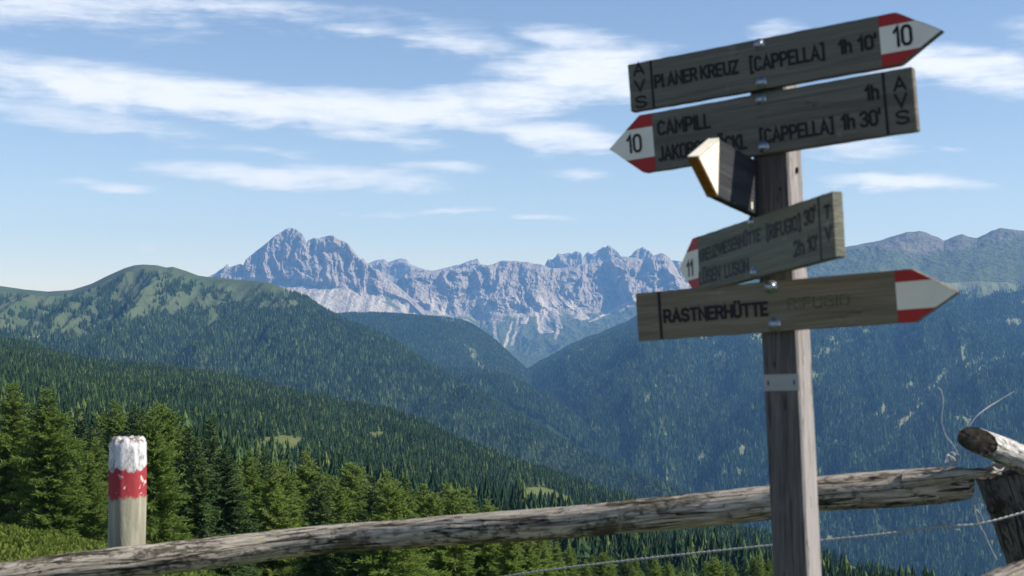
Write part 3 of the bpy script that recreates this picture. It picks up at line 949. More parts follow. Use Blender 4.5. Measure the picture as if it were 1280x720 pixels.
def forest(name, pts, hmin, hmax, protos, probs, seed, label):
    g = np.random.default_rng(seed)
    n = len(pts)
    h = g.uniform(hmin, hmax, n) * (1 + .26 * g.normal(0, 1, n)).clip(.4, 1.55)
    h *= 1 + .25 * fbm(pts[:, 0] / 70, pts[:, 1] / 70, 3, seed)
    me = bpy.data.meshes.new(name)
    me.vertices.add(n)
    me.vertices.foreach_set('co', np.ascontiguousarray(pts, dtype=np.float32).ravel())
    sc = np.stack([h * g.uniform(.85, 1.2, n)] * 2 + [h], -1)
    a = me.attributes.new('scl', 'FLOAT_VECTOR', 'POINT'); a.data.foreach_set('vector', sc.astype(np.float32).ravel())
    a = me.attributes.new('rot', 'FLOAT', 'POINT'); a.data.foreach_set('value', g.uniform(0, 6.28, n).astype(np.float32))
    a = me.attributes.new('pick', 'INT', 'POINT'); a.data.foreach_set('value', g.choice(len(protos), n, p=probs).astype(np.int32))
    o = mesh_obj(name, me)
    tag(o, label, 'forest', kind='stuff')
    gt = bpy.data.node_groups.new(name + '_scatter', 'GeometryNodeTree')
    gt.interface.new_socket('Geometry', in_out='INPUT', socket_type='NodeSocketGeometry')
    gt.interface.new_socket('Geometry', in_out='OUTPUT', socket_type='NodeSocketGeometry')
    N, Lk = gt.nodes, gt.links
    gi, go = N.new('NodeGroupInput'), N.new('NodeGroupOutput')
    iop = N.new('GeometryNodeInstanceOnPoints')
    g2i = N.new('GeometryNodeGeometryToInstance')
    for p in reversed(protos):
        oi = N.new('GeometryNodeObjectInfo')
        oi.inputs['Object'].default_value = p
        oi.inputs['As Instance'].default_value = True
        Lk.new(oi.outputs['Geometry'], g2i.inputs[0])
    def na(nm, ty):
        q = N.new('GeometryNodeInputNamedAttribute')
        q.data_type = ty
        q.inputs['Name'].default_value = nm
        return q.outputs['Attribute']
    Lk.new(gi.outputs[0], iop.inputs['Points'])
    Lk.new(g2i.outputs[0], iop.inputs['Instance'])
    iop.inputs['Pick Instance'].default_value = True
    Lk.new(na('pick', 'INT'), iop.inputs['Instance Index'])
    cx = N.new('ShaderNodeCombineXYZ')
    Lk.new(na('rot', 'FLOAT'), cx.inputs[2])
    Lk.new(cx.outputs[0], iop.inputs['Rotation'])
    Lk.new(na('scl', 'FLOAT_VECTOR'), iop.inputs['Scale'])
    Lk.new(iop.outputs[0], go.inputs[0])
    md = o.modifiers.new('scatter', 'NODES')
    md.node_group = gt
    return o


inside = lambda px: ((px > -60) & (px < 1345)).astype(float)
# right valley side
px_, py_ = Rpx, Rpy
dens = Rwood * (1 - Rstreak * .88) * inside(px_) * (py_ < 735) * (RS.TT > 1.0)
dens *= .35 + .65 * sstep(-.3, .2, fbm(px_ / 16, py_ / 11, 4, 15))
forest('slope_forest', RS.scatter(1 / 36, dens, 270000, 1), 10, 21, FAR, [.36, .25, .27, .12], 1, 'dark spruce forest covering the far right valley side')
# hill
vis = inside(Hpx) * (S_hill.TT > .93) * (Hpy < np.interp(Hpx, [a for a, b in ATOP], [b + 25 for a, b in ATOP]))
forest('hill_forest', S_hill.scatter(1 / 38, Whill * vis, 170000, 2), 10, 18.5, FAR, [.36, .25, .27, .12], 2, 'spruce forest on the broad green hill, thinning towards its summit')
sx, sy = S_sh.pix()
forest('shoulder_forest', S_sh.scatter(1 / 90, Wsh * (S_sh.TT > .9) * (sy < 520), 26000, 3), 10, 17, FAR, [.4, .27, .27, .06], 3, 'forest on the mid distance shoulder below the scree')
forest('spur_forest', S_spur.scatter(1 / 80, (S_spur.TT > .9) * 1.0 * (S_spur.TT < 2.3), 14000, 4), 13, 21, FAR, [.4, .27, .27, .06], 4, 'forest on the narrow spur behind the green hill')
# near ridge and hollow
nzd = fbm(Npx / 30, Npy / 12, 4, 73)
dens = inside(Npx) * (S_near.Y > 330) * (S_near.TT < 10.15) * (1 - np.clip(Gnear * 1.5, 0, 1)) * (.25 + .75 * sstep(-.3, .15, nzd))
dens *= np.where(S_near.Y < 480, .35 + .65 * sstep(330, 480, S_near.Y), 1)
forest('ridge_forest', S_near.scatter(1 / 16, dens * (S_near.Y > 520), 95000, 5), 5.2, 9.6, MID, [.36, .26, .27, .11], 5, 'dense dark spruce forest on the near ridge behind the larches')

# ------------------------------------------------------------------ near trees, one by one
PROTO = {}
for kind, H, n in (('larch', 9.5, 8), ('spruce', 9.5, 6)):
    PROTO[kind] = []
    for k in range(n):
        CV, CF, TV, TF = leafy_crown(kind, H, 100 + k * 7 + (50 if kind == 'spruce' else 0), 1.0)
        PROTO[kind].append((np_mesh('crown', CV, CF, M[kind], False), np_mesh('trunk', TV, TF, M['bark'], False), H))

# height field of the near slope as (px, D) -> z
_nY = S_near.Y[:, 0]


def ground_z(px, D):
    j = min(max((px - S_near.px[0]) / 2.2, 0), len(S_near.px) - 2)
    j0 = int(j)
    col = S_near.Z[:, j0]
    return float(np.interp(D, S_near.Y[:, j0], col))


ENV = [(-80, 470), (0, 476), (15, 480), (35, 515), (65, 484), (95, 520), (120, 520), (146, 497), (172, 503), (205, 500), (235, 530), (262, 520), (290, 556), (335, 562), (362, 570), (385, 563), (410, 580), (440, 572), (462, 590), (480, 588), (506, 592),
       (535, 604), (560, 600), (580, 610), (605, 624), (640, 642), (700, 672), (760, 688), (800, 690), (860, 694), (900, 690), (960, 688), (1020, 712), (1100, 722), (1400, 760)]
HAND = [  # px, top py, D, kind, label
    (14, 478, 92, 'larch', 'broad tall larch at the very left edge of the tree belt'),
    (66, 484, 84, 'larch', 'tall pointed larch with bare grey twigs at its foot, left of the striped post'),
    (41, 505, 120, 'spruce', 'dark narrow spruce squeezed between the two tallest larches'),
    (146, 498, 150, 'larch', 'slender larch whose tip rises above the striped post'),
    (172, 503, 140, 'spruce', 'dark green conifer with its tip just right of the striped post'),
    (203, 501, 128, 'larch', 'bushy larch with a rounded top right of the striped post'),
    (121, 520, 125, 'spruce', 'short dark spruce left of the striped post top'),
    (236, 531, 118, 'larch', 'light green larch in front of the rounded larch'),
    (262, 517, 150, 'spruce', 'narrow dark spruce standing between two rounded larches'),
    (283, 552, 78, 'spruce', 'broad near black spruce right of the striped post'),
    (312, 560, 100, 'larch', 'bright wide larch beside the near black spruce'),
    (356, 573, 100, 'larch', 'bright yellow green larch above the middle of the log rail bend'),
    (386, 562, 112, 'larch', 'pointed bright larch below the small pale clearing'),
    (440, 575, 140, 'larch', 'twin of pointed larches, the one nearest the dark spruce pair'),
    (482, 588, 92, 'larch', 'wide pale larch just above the log rail, left of the small black spruce'),
    (506, 592, 120, 'spruce', 'small almost black spruce beside the wide pale larch'),
    (530, 603, 112, 'larch', 'low pale larch right of the small black spruce'),
    (561, 603, 140, 'larch', 'slim larch close to the right end of the belt'),
    (584, 607, 118, 'larch', 'pale larch near the low end of the belt, its tip just over the rail'),
    (611, 622, 132, 'larch', 'small larch with only its tip above the middle of the rail'),
    (420, 592, 96, 'larch', 'rounded light larch low in front of the twin larches'),
    (545, 612, 98, 'larch', 'wide low larch behind the rail, left of the end of the belt'),
    (330, 556, 190, 'spruce', 'thin dark spruce behind the bright larches near the pale clearing'),
    (225, 512, 210, 'spruce', 'distant dark spruce peeping over the rounded larch'),
    (100, 508, 200, 'spruce', 'distant dark spruce seen between the tall larches'),
]
cnt = [0]


def place_tree(kind, px, D, h, label=None, group=None):
    z = ground_z(px, D)
    P = W(px, 400, D)
    crown, trunk, H = PROTO[kind][cnt[0] % len(PROTO[kind])]
    cnt[0] += 1
    t = empty(kind + '_tree', (P[0], P[1], z - .05))
    t.rotation_euler = (0, 0, R_.uniform(0, 6.28))
    k = h / H
    wd = R_.uniform(.88, 1.15)
    t.scale = (k * wd, k * wd, k)
    mesh_obj('trunk', trunk, t)
    mesh_obj('crown', crown, t)
    tag(t, label, 'tree', group)
    return t


for px, top, D, kind, lab in HAND:
    z = ground_z(px, D)
    ztop = CAMZ + (HZ - top) / F * D
    place_tree(kind, px, D, max(2.5, ztop - z), lab)
LB = {('larch', 0): ('smaller yellow green larch crowded into the belt behind the log rail', 'larches in the belt behind the rail'),
      ('spruce', 0): ('smaller dark spruce standing among the larches behind the log rail', 'spruces among the larches'),
      ('larch', 1): ('light green larch on the low slope seen beneath the log rail', 'larches seen beneath the rail'),
      ('spruce', 1): ('dark spruce on the low slope seen beneath the log rail', 'spruces seen beneath the rail')}
placed = [(W(px, 400, D)[0], D) for px, top, D, k, l in HAND]
tries = 0
EX, EY = [a for a, b in ENV], [b for a, b in ENV]
while len(placed) < 295 and tries < 9000:
    tries += 1
    px = R_.uniform(-70, 1340)
    D = 66 + 400 * R_.random() ** 1.35
    x = W(px, 400, D)[0]
    if px < 150 and D < 84: continue
    if any((x - a) ** 2 + (D - b) ** 2 < (1.5 + D * .0105) ** 2 for a, b in placed): continue
    if ((px - 640) / 50) ** 2 + ((D - 150) / 70) ** 2 < 1: continue
    z = ground_z(px, D)
    pyb = to_px(0, D, z)[1]
    if ((px - 350) / 34) ** 2 + ((pyb - 552) / 10) ** 2 < 1: continue
    ztop = CAMZ + (HZ - (np.interp(px, EX, EY) + R_.uniform(1, 30))) / F * D
    hmax = min(R_.uniform(6.5, 13), ztop - z)
    if hmax < 3.2: continue
    if to_px(0, D, z + hmax)[1] > 735: continue
    rowk = 1 if px > 590 else 0
    kind = 'larch' if R_.random() < (.68 if D < 260 else .42) else 'spruce'
    lab, grp = LB[(kind, rowk)]
    place_tree(kind, px, D, hmax, lab, grp)
    placed.append((x, D))
print('trees', len(placed), tries)
# fill the hollow between the single trees and the ridge
dens = inside(Npx) * ((S_near.Y > 300) & (S_near.Y <= 520)) * (1 - np.clip(Gnear * 1.5, 0, 1)) * sstep(300, 420, S_near.Y)
topok = (Npy - 12 / S_near.Y * F > np.interp(Npx, EX, EY) - 45)
forest('hollow_forest', S_near.scatter(1 / 30, dens * topok, 9000, 6), 8, 12.5, MID, [.30, .25, .2, .25], 6, 'mixed conifers filling the hollow below the near ridge')


def tuft(seed, n, r, mat):
    g = np.random.default_rng(seed)
    Q = []
    for k in range(n):
        a, rr = g.uniform(0, 6.28), r * math.sqrt(g.random())
        h = .35 * r * (1 - (rr / r) ** 2) + .05
        p = np.array([rr * math.cos(a), rr * math.sin(a), h * g.uniform(.3, 1)])
        d = np.array([math.cos(a) * .6 + g.normal(0, .5), math.sin(a) * .6 + g.normal(0, .5), g.uniform(.3, 1.2)])
        d *= r * .3 / np.linalg.norm(d)
        nrm = np.cross(d, g.normal(0, 1, 3)); nrm *= r * .06 / np.linalg.norm(nrm)
        Q += [p, p + d * .5 + nrm, p + d, p + d * .5 - nrm]
    V = np.array(Q)
    return bpy.data.objects.new('tuft', np_mesh('tuft', V, np.arange(len(V)).reshape(-1, 4), mat, False))


TUFT = [tuft(k, 110, 1.0, M['shrub']) for k in (1, 2, 3)]
dens = ((Npx > -60) & (Npx < 1340)).astype(float) * (S_near.Y > 26) * (S_near.Y < 420) * (Npy < 735)
dens = dens * np.where(S_near.Y < 110, 1, .16) * (.4 + .6 * sstep(-.3, .2, fbm(S_near.X / 5, S_near.Y / 5, 3, 8)))
forest('shrubs', S_near.scatter(1.6, dens, 26000, 7), .22, .5, TUFT, [.34, .33, .33], 7, 'low bright green dwarf juniper and bilberry covering the slope')
bpy.data.objects['shrubs']['category'] = 'shrubs'
dens = ((Npx > -80) & (Npx < 760)).astype(float) * (S_near.Y > 7) * (S_near.Y < 34)
forest('meadow', S_near.scatter(20, dens, 9000, 17), .14, .3, TUFT, [.34, .33, .33], 8, 'short green heath and grass covering the near slope')
bpy.data.objects['meadow']['category'] = 'meadow'


# ------------------------------------------------------------------ wood and metal
def log_mat(name, light, mid, dark, lichen=True, crack=1.0):
    m, t, o = mat_new(name)
    lc = attr(t, 'lc').outputs['Vector']
    grain = t.noise(t.scale(lc, (9, 130, 130)), 1.0, 7, .65, .4)
    blot = t.noise(t.scale(lc, (26, 62, 62)), 1.0, 8, .74, .3)
    big = t.noise(t.scale(lc, (3.2, 12, 12)), 1.0, 4, .6)
    ck = t.noise(t.scale(lc, (1.6, 34, 34)), 1.0, 4, .5, .2)
    ckm = t.mapr(t.math('ABSOLUTE', t.math('SUBTRACT', ck, .5)), .0, .022, 1, 0)
    c = t.mix(t.mapr(grain, .35, .65), mid, light)
    c = t.mix(t.math('MULTIPLY', t.mapr(t.math('ADD', blot, t.math('MULTIPLY', t.math('SUBTRACT', big, .5), .7)), .49, .61), .82), c, dark)
    c = t.mix(t.math('MULTIPLY', ckm, .9 * crack), c, (.012, .01, .009))
    if lichen:
        li = t.noise(t.scale(lc, (16, 22, 22)), 1.0, 3, .5)
        c = t.mix(t.mapr(li, .73, .76), c, (.42, .38, .10))
        c = t.mix(t.math('MULTIPLY', t.mapr(big, .55, .72), .35), c, (.13, .12, .06))
    h = t.math('ADD', t.math('MULTIPLY', grain, .6), t.math('ADD', t.math('MULTIPLY', blot, -.5), t.math('MULTIPLY', ckm, -1.2)))
    principled(t, o, c, .9, h, 1.0, .009, .15)
    return m


M['rail'] = log_mat('weathered_rail_wood', (.50, .445, .37), (.205, .172, .13), (.036, .03, .022))
M['post_wood'] = log_mat('old_post_wood', (.17, .16, .155), (.10, .095, .09), (.03, .028, .026), False)
M['lower_wood'] = log_mat('grey_lower_log', (.30, .27, .23), (.15, .13, .105), (.035, .03, .024))
M['bleached'] = log_mat('bleached_log_wood', (.62, .60, .57), (.36, .34, .32), (.06, .05, .045), False, 1.0)


def endgrain_mat():
    m, t, o = mat_new('dark_end_grain')
    tc = world_pos(t)
    n = t.noise(tc, 60, 5, .6)
    principled(t, o, t.ramp(n, [(.35, (.022, .02, .018)), (.6, (.075, .062, .05)), (.8, (.15, .125, .10))]), .95, n, .6, .004, .1)
    return m


M['end_grain'] = endgrain_mat()


def board_mat(name, a, b, dark):
    m, t, o = mat_new(name)
    tc = t.new('ShaderNodeTexCoord').outputs['Object']
    oi = t.new('ShaderNodeObjectInfo').outputs['Random']
    off = t.new('ShaderNodeCombineXYZ')
    t.l.new(t.math('MULTIPLY', oi, 9.0), off.inputs[0]); t.l.new(t.math('MULTIPLY', oi, 5.0), off.inputs[2])
    tc = t.vmath('ADD', tc, off.outputs[0])
    fine = t.noise(t.scale(tc, (5, 40, 420)), 1.0, 5, .6, .2)
    fig = t.noise(t.scale(tc, (2.2, 20, 45)), 1.0, 4, .6, .8)
    st = t.noise(t.scale(tc, (14, 20, 22)), 1.0, 4, .6)
    c = t.mix(t.mapr(fine, .3, .7), a, b)
    c = t.mix(t.math('MULTIPLY', t.mapr(fig, .42, .68), .6), c, dark)
    c = t.mix(t.math('MULTIPLY', t.mapr(st, .6, .78), .5), c, tuple(x * 1.7 for x in b))
    ck = t.noise(t.scale(tc, (2.6, 10, 60)), 1.0, 3, .5, .1)
    ckm = t.math('MULTIPLY', t.mapr(t.math('ABSOLUTE', t.math('SUBTRACT', ck, .5)), .0, .004, 1, 0), t.mapr(st, .56, .66))
    c = t.mix(t.math('MULTIPLY', ckm, .6), c, (.012, .011, .01))
    fine = t.math('SUBTRACT', fine, t.math('MULTIPLY', ckm, 1.5))
    principled(t, o, c, .92, fine, 1.0, .003, .1)
    return m


M['board_dark'] = board_mat('dark_grey_board', (.135, .122, .098), (.215, .195, .155), (.085, .077, .063))
M['board_black'] = board_mat('near_black_board', (.034, .037, .040), (.060, .064, .068), (.024, .026, .029))
M['board_olive'] = board_mat('olive_grey_board', (.17, .165, .125), (.25, .24, .185), (.12, .118, .092))
M['board_brown'] = board_mat('brown_grey_board', (.185, .15, .10), (.285, .235, .16), (.112, .09, .062))
M['orange_wood'] = board_mat('fresh_orange_wood', (.22, .085, .018), (.30, .13, .03), (.16, .06, .015))


def vert_board(name, a, b, dark):
    m, t, o = mat_new(name)
    tc = t.new('ShaderNodeTexCoord').outputs['Object']
    fine = t.noise(t.scale(tc, (300, 300, 5)), 1.0, 5, .6, .2)
    fig = t.noise(t.scale(tc, (40, 40, 2.0)), 1.0, 4, .6, .8)
    st = t.noise(t.scale(tc, (24, 24, 9)), 1.0, 5, .65)
    c = t.mix(t.mapr(fine, .3, .7), a, b)
    c = t.mix(t.math('MULTIPLY', t.mapr(fig, .42, .68), .6), c, dark)
    c = t.mix(t.math('MULTIPLY', t.mapr(st, .55, .75), .35), c, tuple(x * 1.5 for x in b))
    ck = t.noise(t.scale(tc, (38, 38, 1.4)), 1.0, 3, .5, .1)
    ckm = t.mapr(t.math('ABSOLUTE', t.math('SUBTRACT', ck, .5)), .0, .006, 1, 0)
    c = t.mix(t.math('MULTIPLY', ckm, .55), c, (.012, .011, .01))
    fine = t.math('SUBTRACT', fine, t.math('MULTIPLY', ckm, 1.5))
    principled(t, o, c, .92, fine, 1.0, .003, .1)
    return m


M['post'] = vert_board('grey_square_post', (.095, .085, .078), (.17, .152, .14), (.06, .053, .048))
M['post_sunlit'] = vert_board('sunlit_post_side', (.24, .22, .205), (.34, .31, .295), (.17, .155, .145))  # lighter copy of the post wood, sunlit brightness put into the colour


def paint_mat(name, col, chip=(.2, .18, .16), amt=.66, rough=.55):
    m, t, o = mat_new(name)
    tc = t.new('ShaderNodeTexCoord').outputs['Object']
    n = t.noise(t.scale(tc, (30, 60, 120)), 1.0, 6, .7)
    n2 = t.noise(t.scale(tc, (9, 20, 12)), 1.0, 4, .6)
    c = t.mix(t.math('MULTIPLY', t.mapr(n2, .4, .75), .3), col, tuple(x * .6 for x in col))
    c = t.mix(t.mapr(n, amt, amt + .06), c, chip)
    principled(t, o, c, rough, n, .2, .0008, .3)
    return m


M['white'] = paint_mat('white_paint', (.80, .735, .60))
M['red'] = paint_mat('red_paint', (.40, .022, .018))
M['black'] = paint_mat('black_lettering', (.007, .007, .008), (.05, .05, .045), .9)
M['faded'] = paint_mat('faded_lettering', (.075, .066, .05), (.15, .13, .1), .5)


def metal_mat(name, col, rough=.35, metal=1.0):
    m, t, o = mat_new(name)
    n = t.noise(t.new('ShaderNodeTexCoord').outputs['Object'], 120, 4, .6)
    c = t.mix(t.mapr(n, .55, .75), col, tuple(x * .45 for x in col))
    principled(t, o, c, rough, n, .2, .0005, .5, metal)
    return m


M['zinc'] = metal_mat('zinc_bolt', (.36, .38, .40), .42)
M['wire'] = metal_mat('galvanised_wire', (.36, .37, .38), .6, .2)
M['plate'] = paint_mat('pale_plate', (.34, .33, .31), (.12, .11, .1), .62)


def swept(path, radii, nseg, nang, mat, name, parent=None, rough=.05, seed=0, flat=1.0, cap=True, oblique=0.0):
    """log swept along a path of world points, with hollows, ridges and end caps"""
    path = np.array(path, float)
    L = np.concatenate([[0], np.cumsum(np.linalg.norm(np.diff(path, axis=0), axis=1))])
    s_ = np.linspace(0, L[-1], nseg)
    P = pchip1(L, path, s_)
    r = np.interp(s_, L, radii)
    Tn = np.gradient(P, axis=0)
    Tn /= np.linalg.norm(Tn, axis=1)[:, None]
    up = np.array([0, 0, 1.0]) if abs(Tn[0, 2]) < .8 else np.array([0, -1.0, 0])
    B = np.cross(Tn, up); B /= np.linalg.norm(B, axis=1)[:, None]
    N = np.cross(B, Tn)
    th = np.linspace(0, 2 * np.pi, nang, endpoint=False)
    S, TH = np.meshgrid(s_, th, indexing='ij')
    cxn, sn = np.cos(TH), np.sin(TH)
    rm = r.mean()
    nn = fbm(S / .35 + 3 * cxn, 2 * sn + seed, 4, seed) * rough * 1.4
    gr = -np.clip(ridged(S / .9 + .3 * cxn, TH * 3.2 / 6.283 * 2 + cxn * .2, 3, seed + 5) - .72, 0, 1) * .22 * (rough / .05)
    gr *= (1 - np.exp(-((TH - 0) / .25) ** 2)) * (1 - np.exp(-((TH - 2 * np.pi) / .25) ** 2))
    kn_ = .12 * np.clip(fbm(S / .16, sn * 1.2 + cxn * 1.7, 2, seed + 9) - .35, 0, 1)
    fr = fbm(S / .05, TH * 4 * sn + cxn * 5, 3, seed + 31) * rough * .45
    rr = r[:, None] * (1 + nn + gr + kn_ + fr)
    V = P[:, None, :] + (B[:, None, :] * (rr * cxn)[..., None] + N[:, None, :] * (rr * sn * flat)[..., None])
    V = V + Tn[:, None, :] * (oblique * r[:, None] * (cxn - .35 * sn) * np.exp(-S / .12))[..., None]
    lc = np.stack([S, r[:, None] * cxn, r[:, None] * sn], -1).reshape(-1, 3)
    V = V.reshape(-1, 3)
    i = np.arange(nseg * nang).reshape(nseg, nang)
    j = np.roll(i, -1, axis=1)
    f = np.stack([i[:-1], i[1:], j[1:], j[:-1]], -1).reshape(-1, 4)
    extraV, extraF, elc = [], [], []
    b = len(V)
    for e, (row, sg) in enumerate(((0, -1), (nseg - 1, 1))):
        ring = V[row * nang:(row + 1) * nang]
        c0 = ring.mean(0)
        inner = c0 + (ring - c0) * .88 + Tn[row] * sg * rm * .07
        extraV.append(inner); extraV.append([c0 + Tn[row] * sg * rm * .05])
        elc.append(lc[row * nang:(row + 1) * nang]); elc.append([[s_[row], 0, 0]])
        o0 = b + e * (nang + 1)
        for k in range(nang):
            k2 = (k + 1) % nang
            a_, b_ = i[row, k], i[row, k2]
            q = (a_, b_, o0 + k2, o0 + k) if sg > 0 else (b_, a_, o0 + k, o0 + k2)
            extraF.append(q)
            q = (o0 + k, o0 + k2, o0 + nang, o0 + nang)
            extraF.append(q if sg > 0 else (o0 + k2, o0 + k, o0 + nang, o0 + nang))
    V = np.concatenate([V] + [np.array(x) for x in extraV])
    lc = np.concatenate([lc] + [np.array(x) for x in elc])
    tri = [q for q in extraF if q[2] == q[3]]
    quad = [q for q in extraF if q[2] != q[3]]
    # tris are stored as separate polygons through from_pydata
    org = path[0].copy()
    me = bpy.data.meshes.new(name)
    allf = [tuple(int(v) for v in q) for q in f] + [tuple(int(v) for v in q) for q in quad] + [tuple(int(v) for v in q[:3]) for q in tri]
    me.from_pydata([tuple(v) for v in (V - org)], [], allf)
    me.polygons.foreach_set('use_smooth', np.ones(len(allf), dtype=bool))
    a = me.attributes.new('lc', 'FLOAT_VECTOR', 'POINT')
    a.data.foreach_set('vector', lc.astype(np.float32).ravel())
    me.materials.append(mat)
    if cap is not True and cap:
        me.materials.append(cap)
        n0 = len(f)
        mi = np.zeros(len(allf), dtype=np.int32); mi[n0:] = 1
        me.polygons.foreach_set('material_index', mi)
    me.update()
    o = mesh_obj(name, me, parent)
    o.location = org if parent is None else Vector(org) - parent.location
    return o


# log rail
RC = [(-140, 742, 4.9, 40), (0, 723, 4.85, 40), (110, 708, 4.85, 39), (217, 697, 4.85, 39), (325, 684, 4.85, 36), (420, 673, 4.8, 35), (500, 668, 4.7, 36), (562, 663, 4.62, 37), (684, 655, 4.48, 39), (806, 644, 4.35, 41), (900, 635, 4.25, 42),
      (960, 628, 4.2, 42), (1018, 618, 4.15, 43), (1117, 611, 4.08, 45), (1170, 607, 4.05, 45), (1205, 605, 4.02, 40), (1212, 605, 4.02, 34)]
rail = empty('fence_rail', W(RC[0][0], RC[0][1], RC[0][2]))
swept([W(a, b, d) for a, b, d, t_ in RC], [t_ / 2 / F * d for a, b, d, t_ in RC], 900, 64, M['rail'], 'log', rail, .055, 3, 1.0, M['end_grain'])
TG = [(1130, 600, 4.04, 26), (1180, 596, 4.0, 22), (1210, 592, 3.98, 17), (1235, 590, 3.97, 12), (1250, 592, 3.97, 6)]
swept([W(a, b, d) for a, b, d, t_ in TG], [t_ / 2 / F * d * 1.25 for a, b, d, t_ in TG], 90, 30, M['rail'], 'split_end', rail, .16, 8, .62)
tag(rail, 'long weathered log rail of the fence running behind the signpost', 'fence rail')

# right hand post, with the bleached log end lying on it and another log below
RP = [(1266, 584, 4.28), (1284, 640, 4.28), (1314, 730, 4.28), (1344, 830, 4.28), (1375, 960, 4.28), (1400, 1100, 4.28)]
fp = empty('fence_post', W(1400, 1100, 4.28))
swept([W(a, b, d) for a, b, d in RP], [.112, .105, .10, .10, .1, .1], 160, 64, M['post_wood'], 'shaft', fp, .07, 21, 1.0, M['end_grain'])
kh = swept([W(1238, 634, 4.175), W(1239, 637, 4.30)], [.011, .009], 6, 20, M['end_grain'], 'knot', fp, .1, 2, 1.5, M['end_grain'])
tag(fp, 'thick leaning dark post where the log rail ends', 'fence post')
o = swept([W(1222, 551, 3.86), W(1250, 562, 3.98), (W(1290, 579, 4.16)), W(1340, 598, 4.4), W(1420, 625, 4.8)], [.040, .043, .046, .05, .05], 140, 56, M['bleached'], 'log_end', None, .07, 31, .85, M['end_grain'], oblique=1.1)
tag(o, 'bleached log with a dark sawn end lying on top of the leaning post', 'log')
o = swept([W(1190, 764, 3.75), W(1228, 745, 3.8), W(1280, 724, 3.9), W(1340, 706, 4.0), W(1450, 676, 4.2)], [.04, .048, .05, .052, .052], 140, 56, M['lower_wood'], 'lower_log', None, .07, 41, 1.0, M['end_grain'])
tag(o, 'lower log in the bottom corner crossing in front of the leaning post', 'log')


def wire(name, pts, r, parent=None, nseg=120, twist=0, org=None):
    path = np.array([W(*p) for p in pts])
    L = np.concatenate([[0], np.cumsum(np.linalg.norm(np.diff(path, axis=0), axis=1))])
    s_ = np.linspace(0, L[-1], nseg)
    P0 = pchip1(L, path, s_)
    org = path[0] if org is None else np.array(org)
    VV, FF = [], []
    for st in range(2 if twist else 1):
        P = P0.copy()
        Tn = np.gradient(P, axis=0); Tn /= np.linalg.norm(Tn, axis=1)[:, None] + 1e-9
        up = np.array([0.31, -.7, .64])
        B = np.cross(Tn, up); B /= np.linalg.norm(B, axis=1)[:, None]
        N = np.cross(B, Tn)
        if twist:
            a = s_ * twist + st * math.pi
            P = P + (B * np.cos(a)[:, None] + N * np.sin(a)[:, None]) * r * .95
        k = 6
        b = len(VV) and sum(len(v) for v in VV)
        th = np.arange(k) * 2 * np.pi / k
        V = P[:, None] + (B[:, None] * np.cos(th)[None, :, None] + N[:, None] * np.sin(th)[None, :, None]) * r
        VV.append(V.reshape(-1, 3))
        i = np.arange(nseg * k).reshape(nseg, k) + b
        j = np.roll(i, -1, 1)
        FF.append(np.stack([i[:-1], i[1:], j[1:], j[:-1]], -1).reshape(-1, 4))
    o = mesh_obj(name, np_mesh(name, np.concatenate(VV) - org, np.concatenate(FF), M['wire'], True), parent)
    if parent is None: o.location = org
    return o


wpts = [(380, 762, 4.9), (560, 733, 4.75), (668, 715, 4.6), (800, 699, 4.45), (960, 682, 4.3), (1100, 668, 4.17), (1180, 658, 4.12), (1215, 656, 4.1), (1245, 650, 4.09), (1290, 638, 4.09), (1350, 626, 4.1)]
bw = empty('barbed_wire', W(*wpts[0]))
wire('strand', wpts, .0020, bw, 2600, 190, bw.location)
g = np.random.default_rng(9)
for (bx_, by_, bd_) in ((1186, 657.5, 4.12),):
    c0 = (bx_, by_, bd_)
    q = [(bx_ + 3.6 * math.cos(a) * .5 + a * .5 - 4, by_ + 3.2 * math.sin(a), bd_ + .006 * math.cos(a * 1.3)) for a in np.linspace(0, 14, 26)]
    q = [(bx_ - 9, by_ - 8, bd_)] + q + [(bx_ + 14, by_ + 5, bd_)]
    wire('barb', q, .0015, bw, 130, 0, bw.location)
tag(bw, 'twisted barbed wire strung below the log rail', 'barbed wire')
lw = empty('tie_wire', W(1196, 568, 4.0))
wire('loose_strand', [(1172, 484, 3.98), (1177, 489, 3.98), (1179, 505, 3.98), (1177, 522, 3.98), (1181, 542, 3.99), (1192, 557, 3.99), (1197, 566, 3.99)], .0012, lw, 80, 0, lw.location)
wire('loose_strand', [(1268, 489, 4.05), (1248, 501, 4.04), (1222, 519, 4.0), (1208, 538, 3.99), (1196, 556, 3.98), (1190, 562, 3.98)], .0012, lw, 80, 0, lw.location)
coil = [(1193 + 6 * math.cos(a) - a * .25, 571 + 6.5 * math.sin(a * 1.15) + .3 * a, 3.985 + .012 * math.sin(a * .7)) for a in np.linspace(0, 22, 50)]
wire('coil', coil, .0018, lw, 260, 0, lw.location)
wire('wrap', [(1190, 565, 3.98), (1205, 571, 3.97), (1222, 566, 3.9), (1240, 569, 3.9), (1252, 573, 3.93), (1256, 580, 4.0), (1250, 588, 3.95), (1240, 583, 3.94), (1248, 590, 3.94)], .0017, lw, 100, 0, lw.location)
wire('wrap', [(1216, 603, 4.0), (1217, 620, 4.05), (1219, 640, 4.08), (1224, 655, 4.1), (1231, 668, 4.13), (1238, 684, 4.15), (1246, 700, 4.16)], .0016, lw, 90, 0, lw.location)
wire('wrap', [(1220, 602, 4.0), (1222, 622, 4.06), (1225, 640, 4.1), (1230, 652, 4.13)], .0014, lw, 60, 0, lw.location)
tag(lw, 'tangled loose tie wire curling up from the rail end', 'wire')


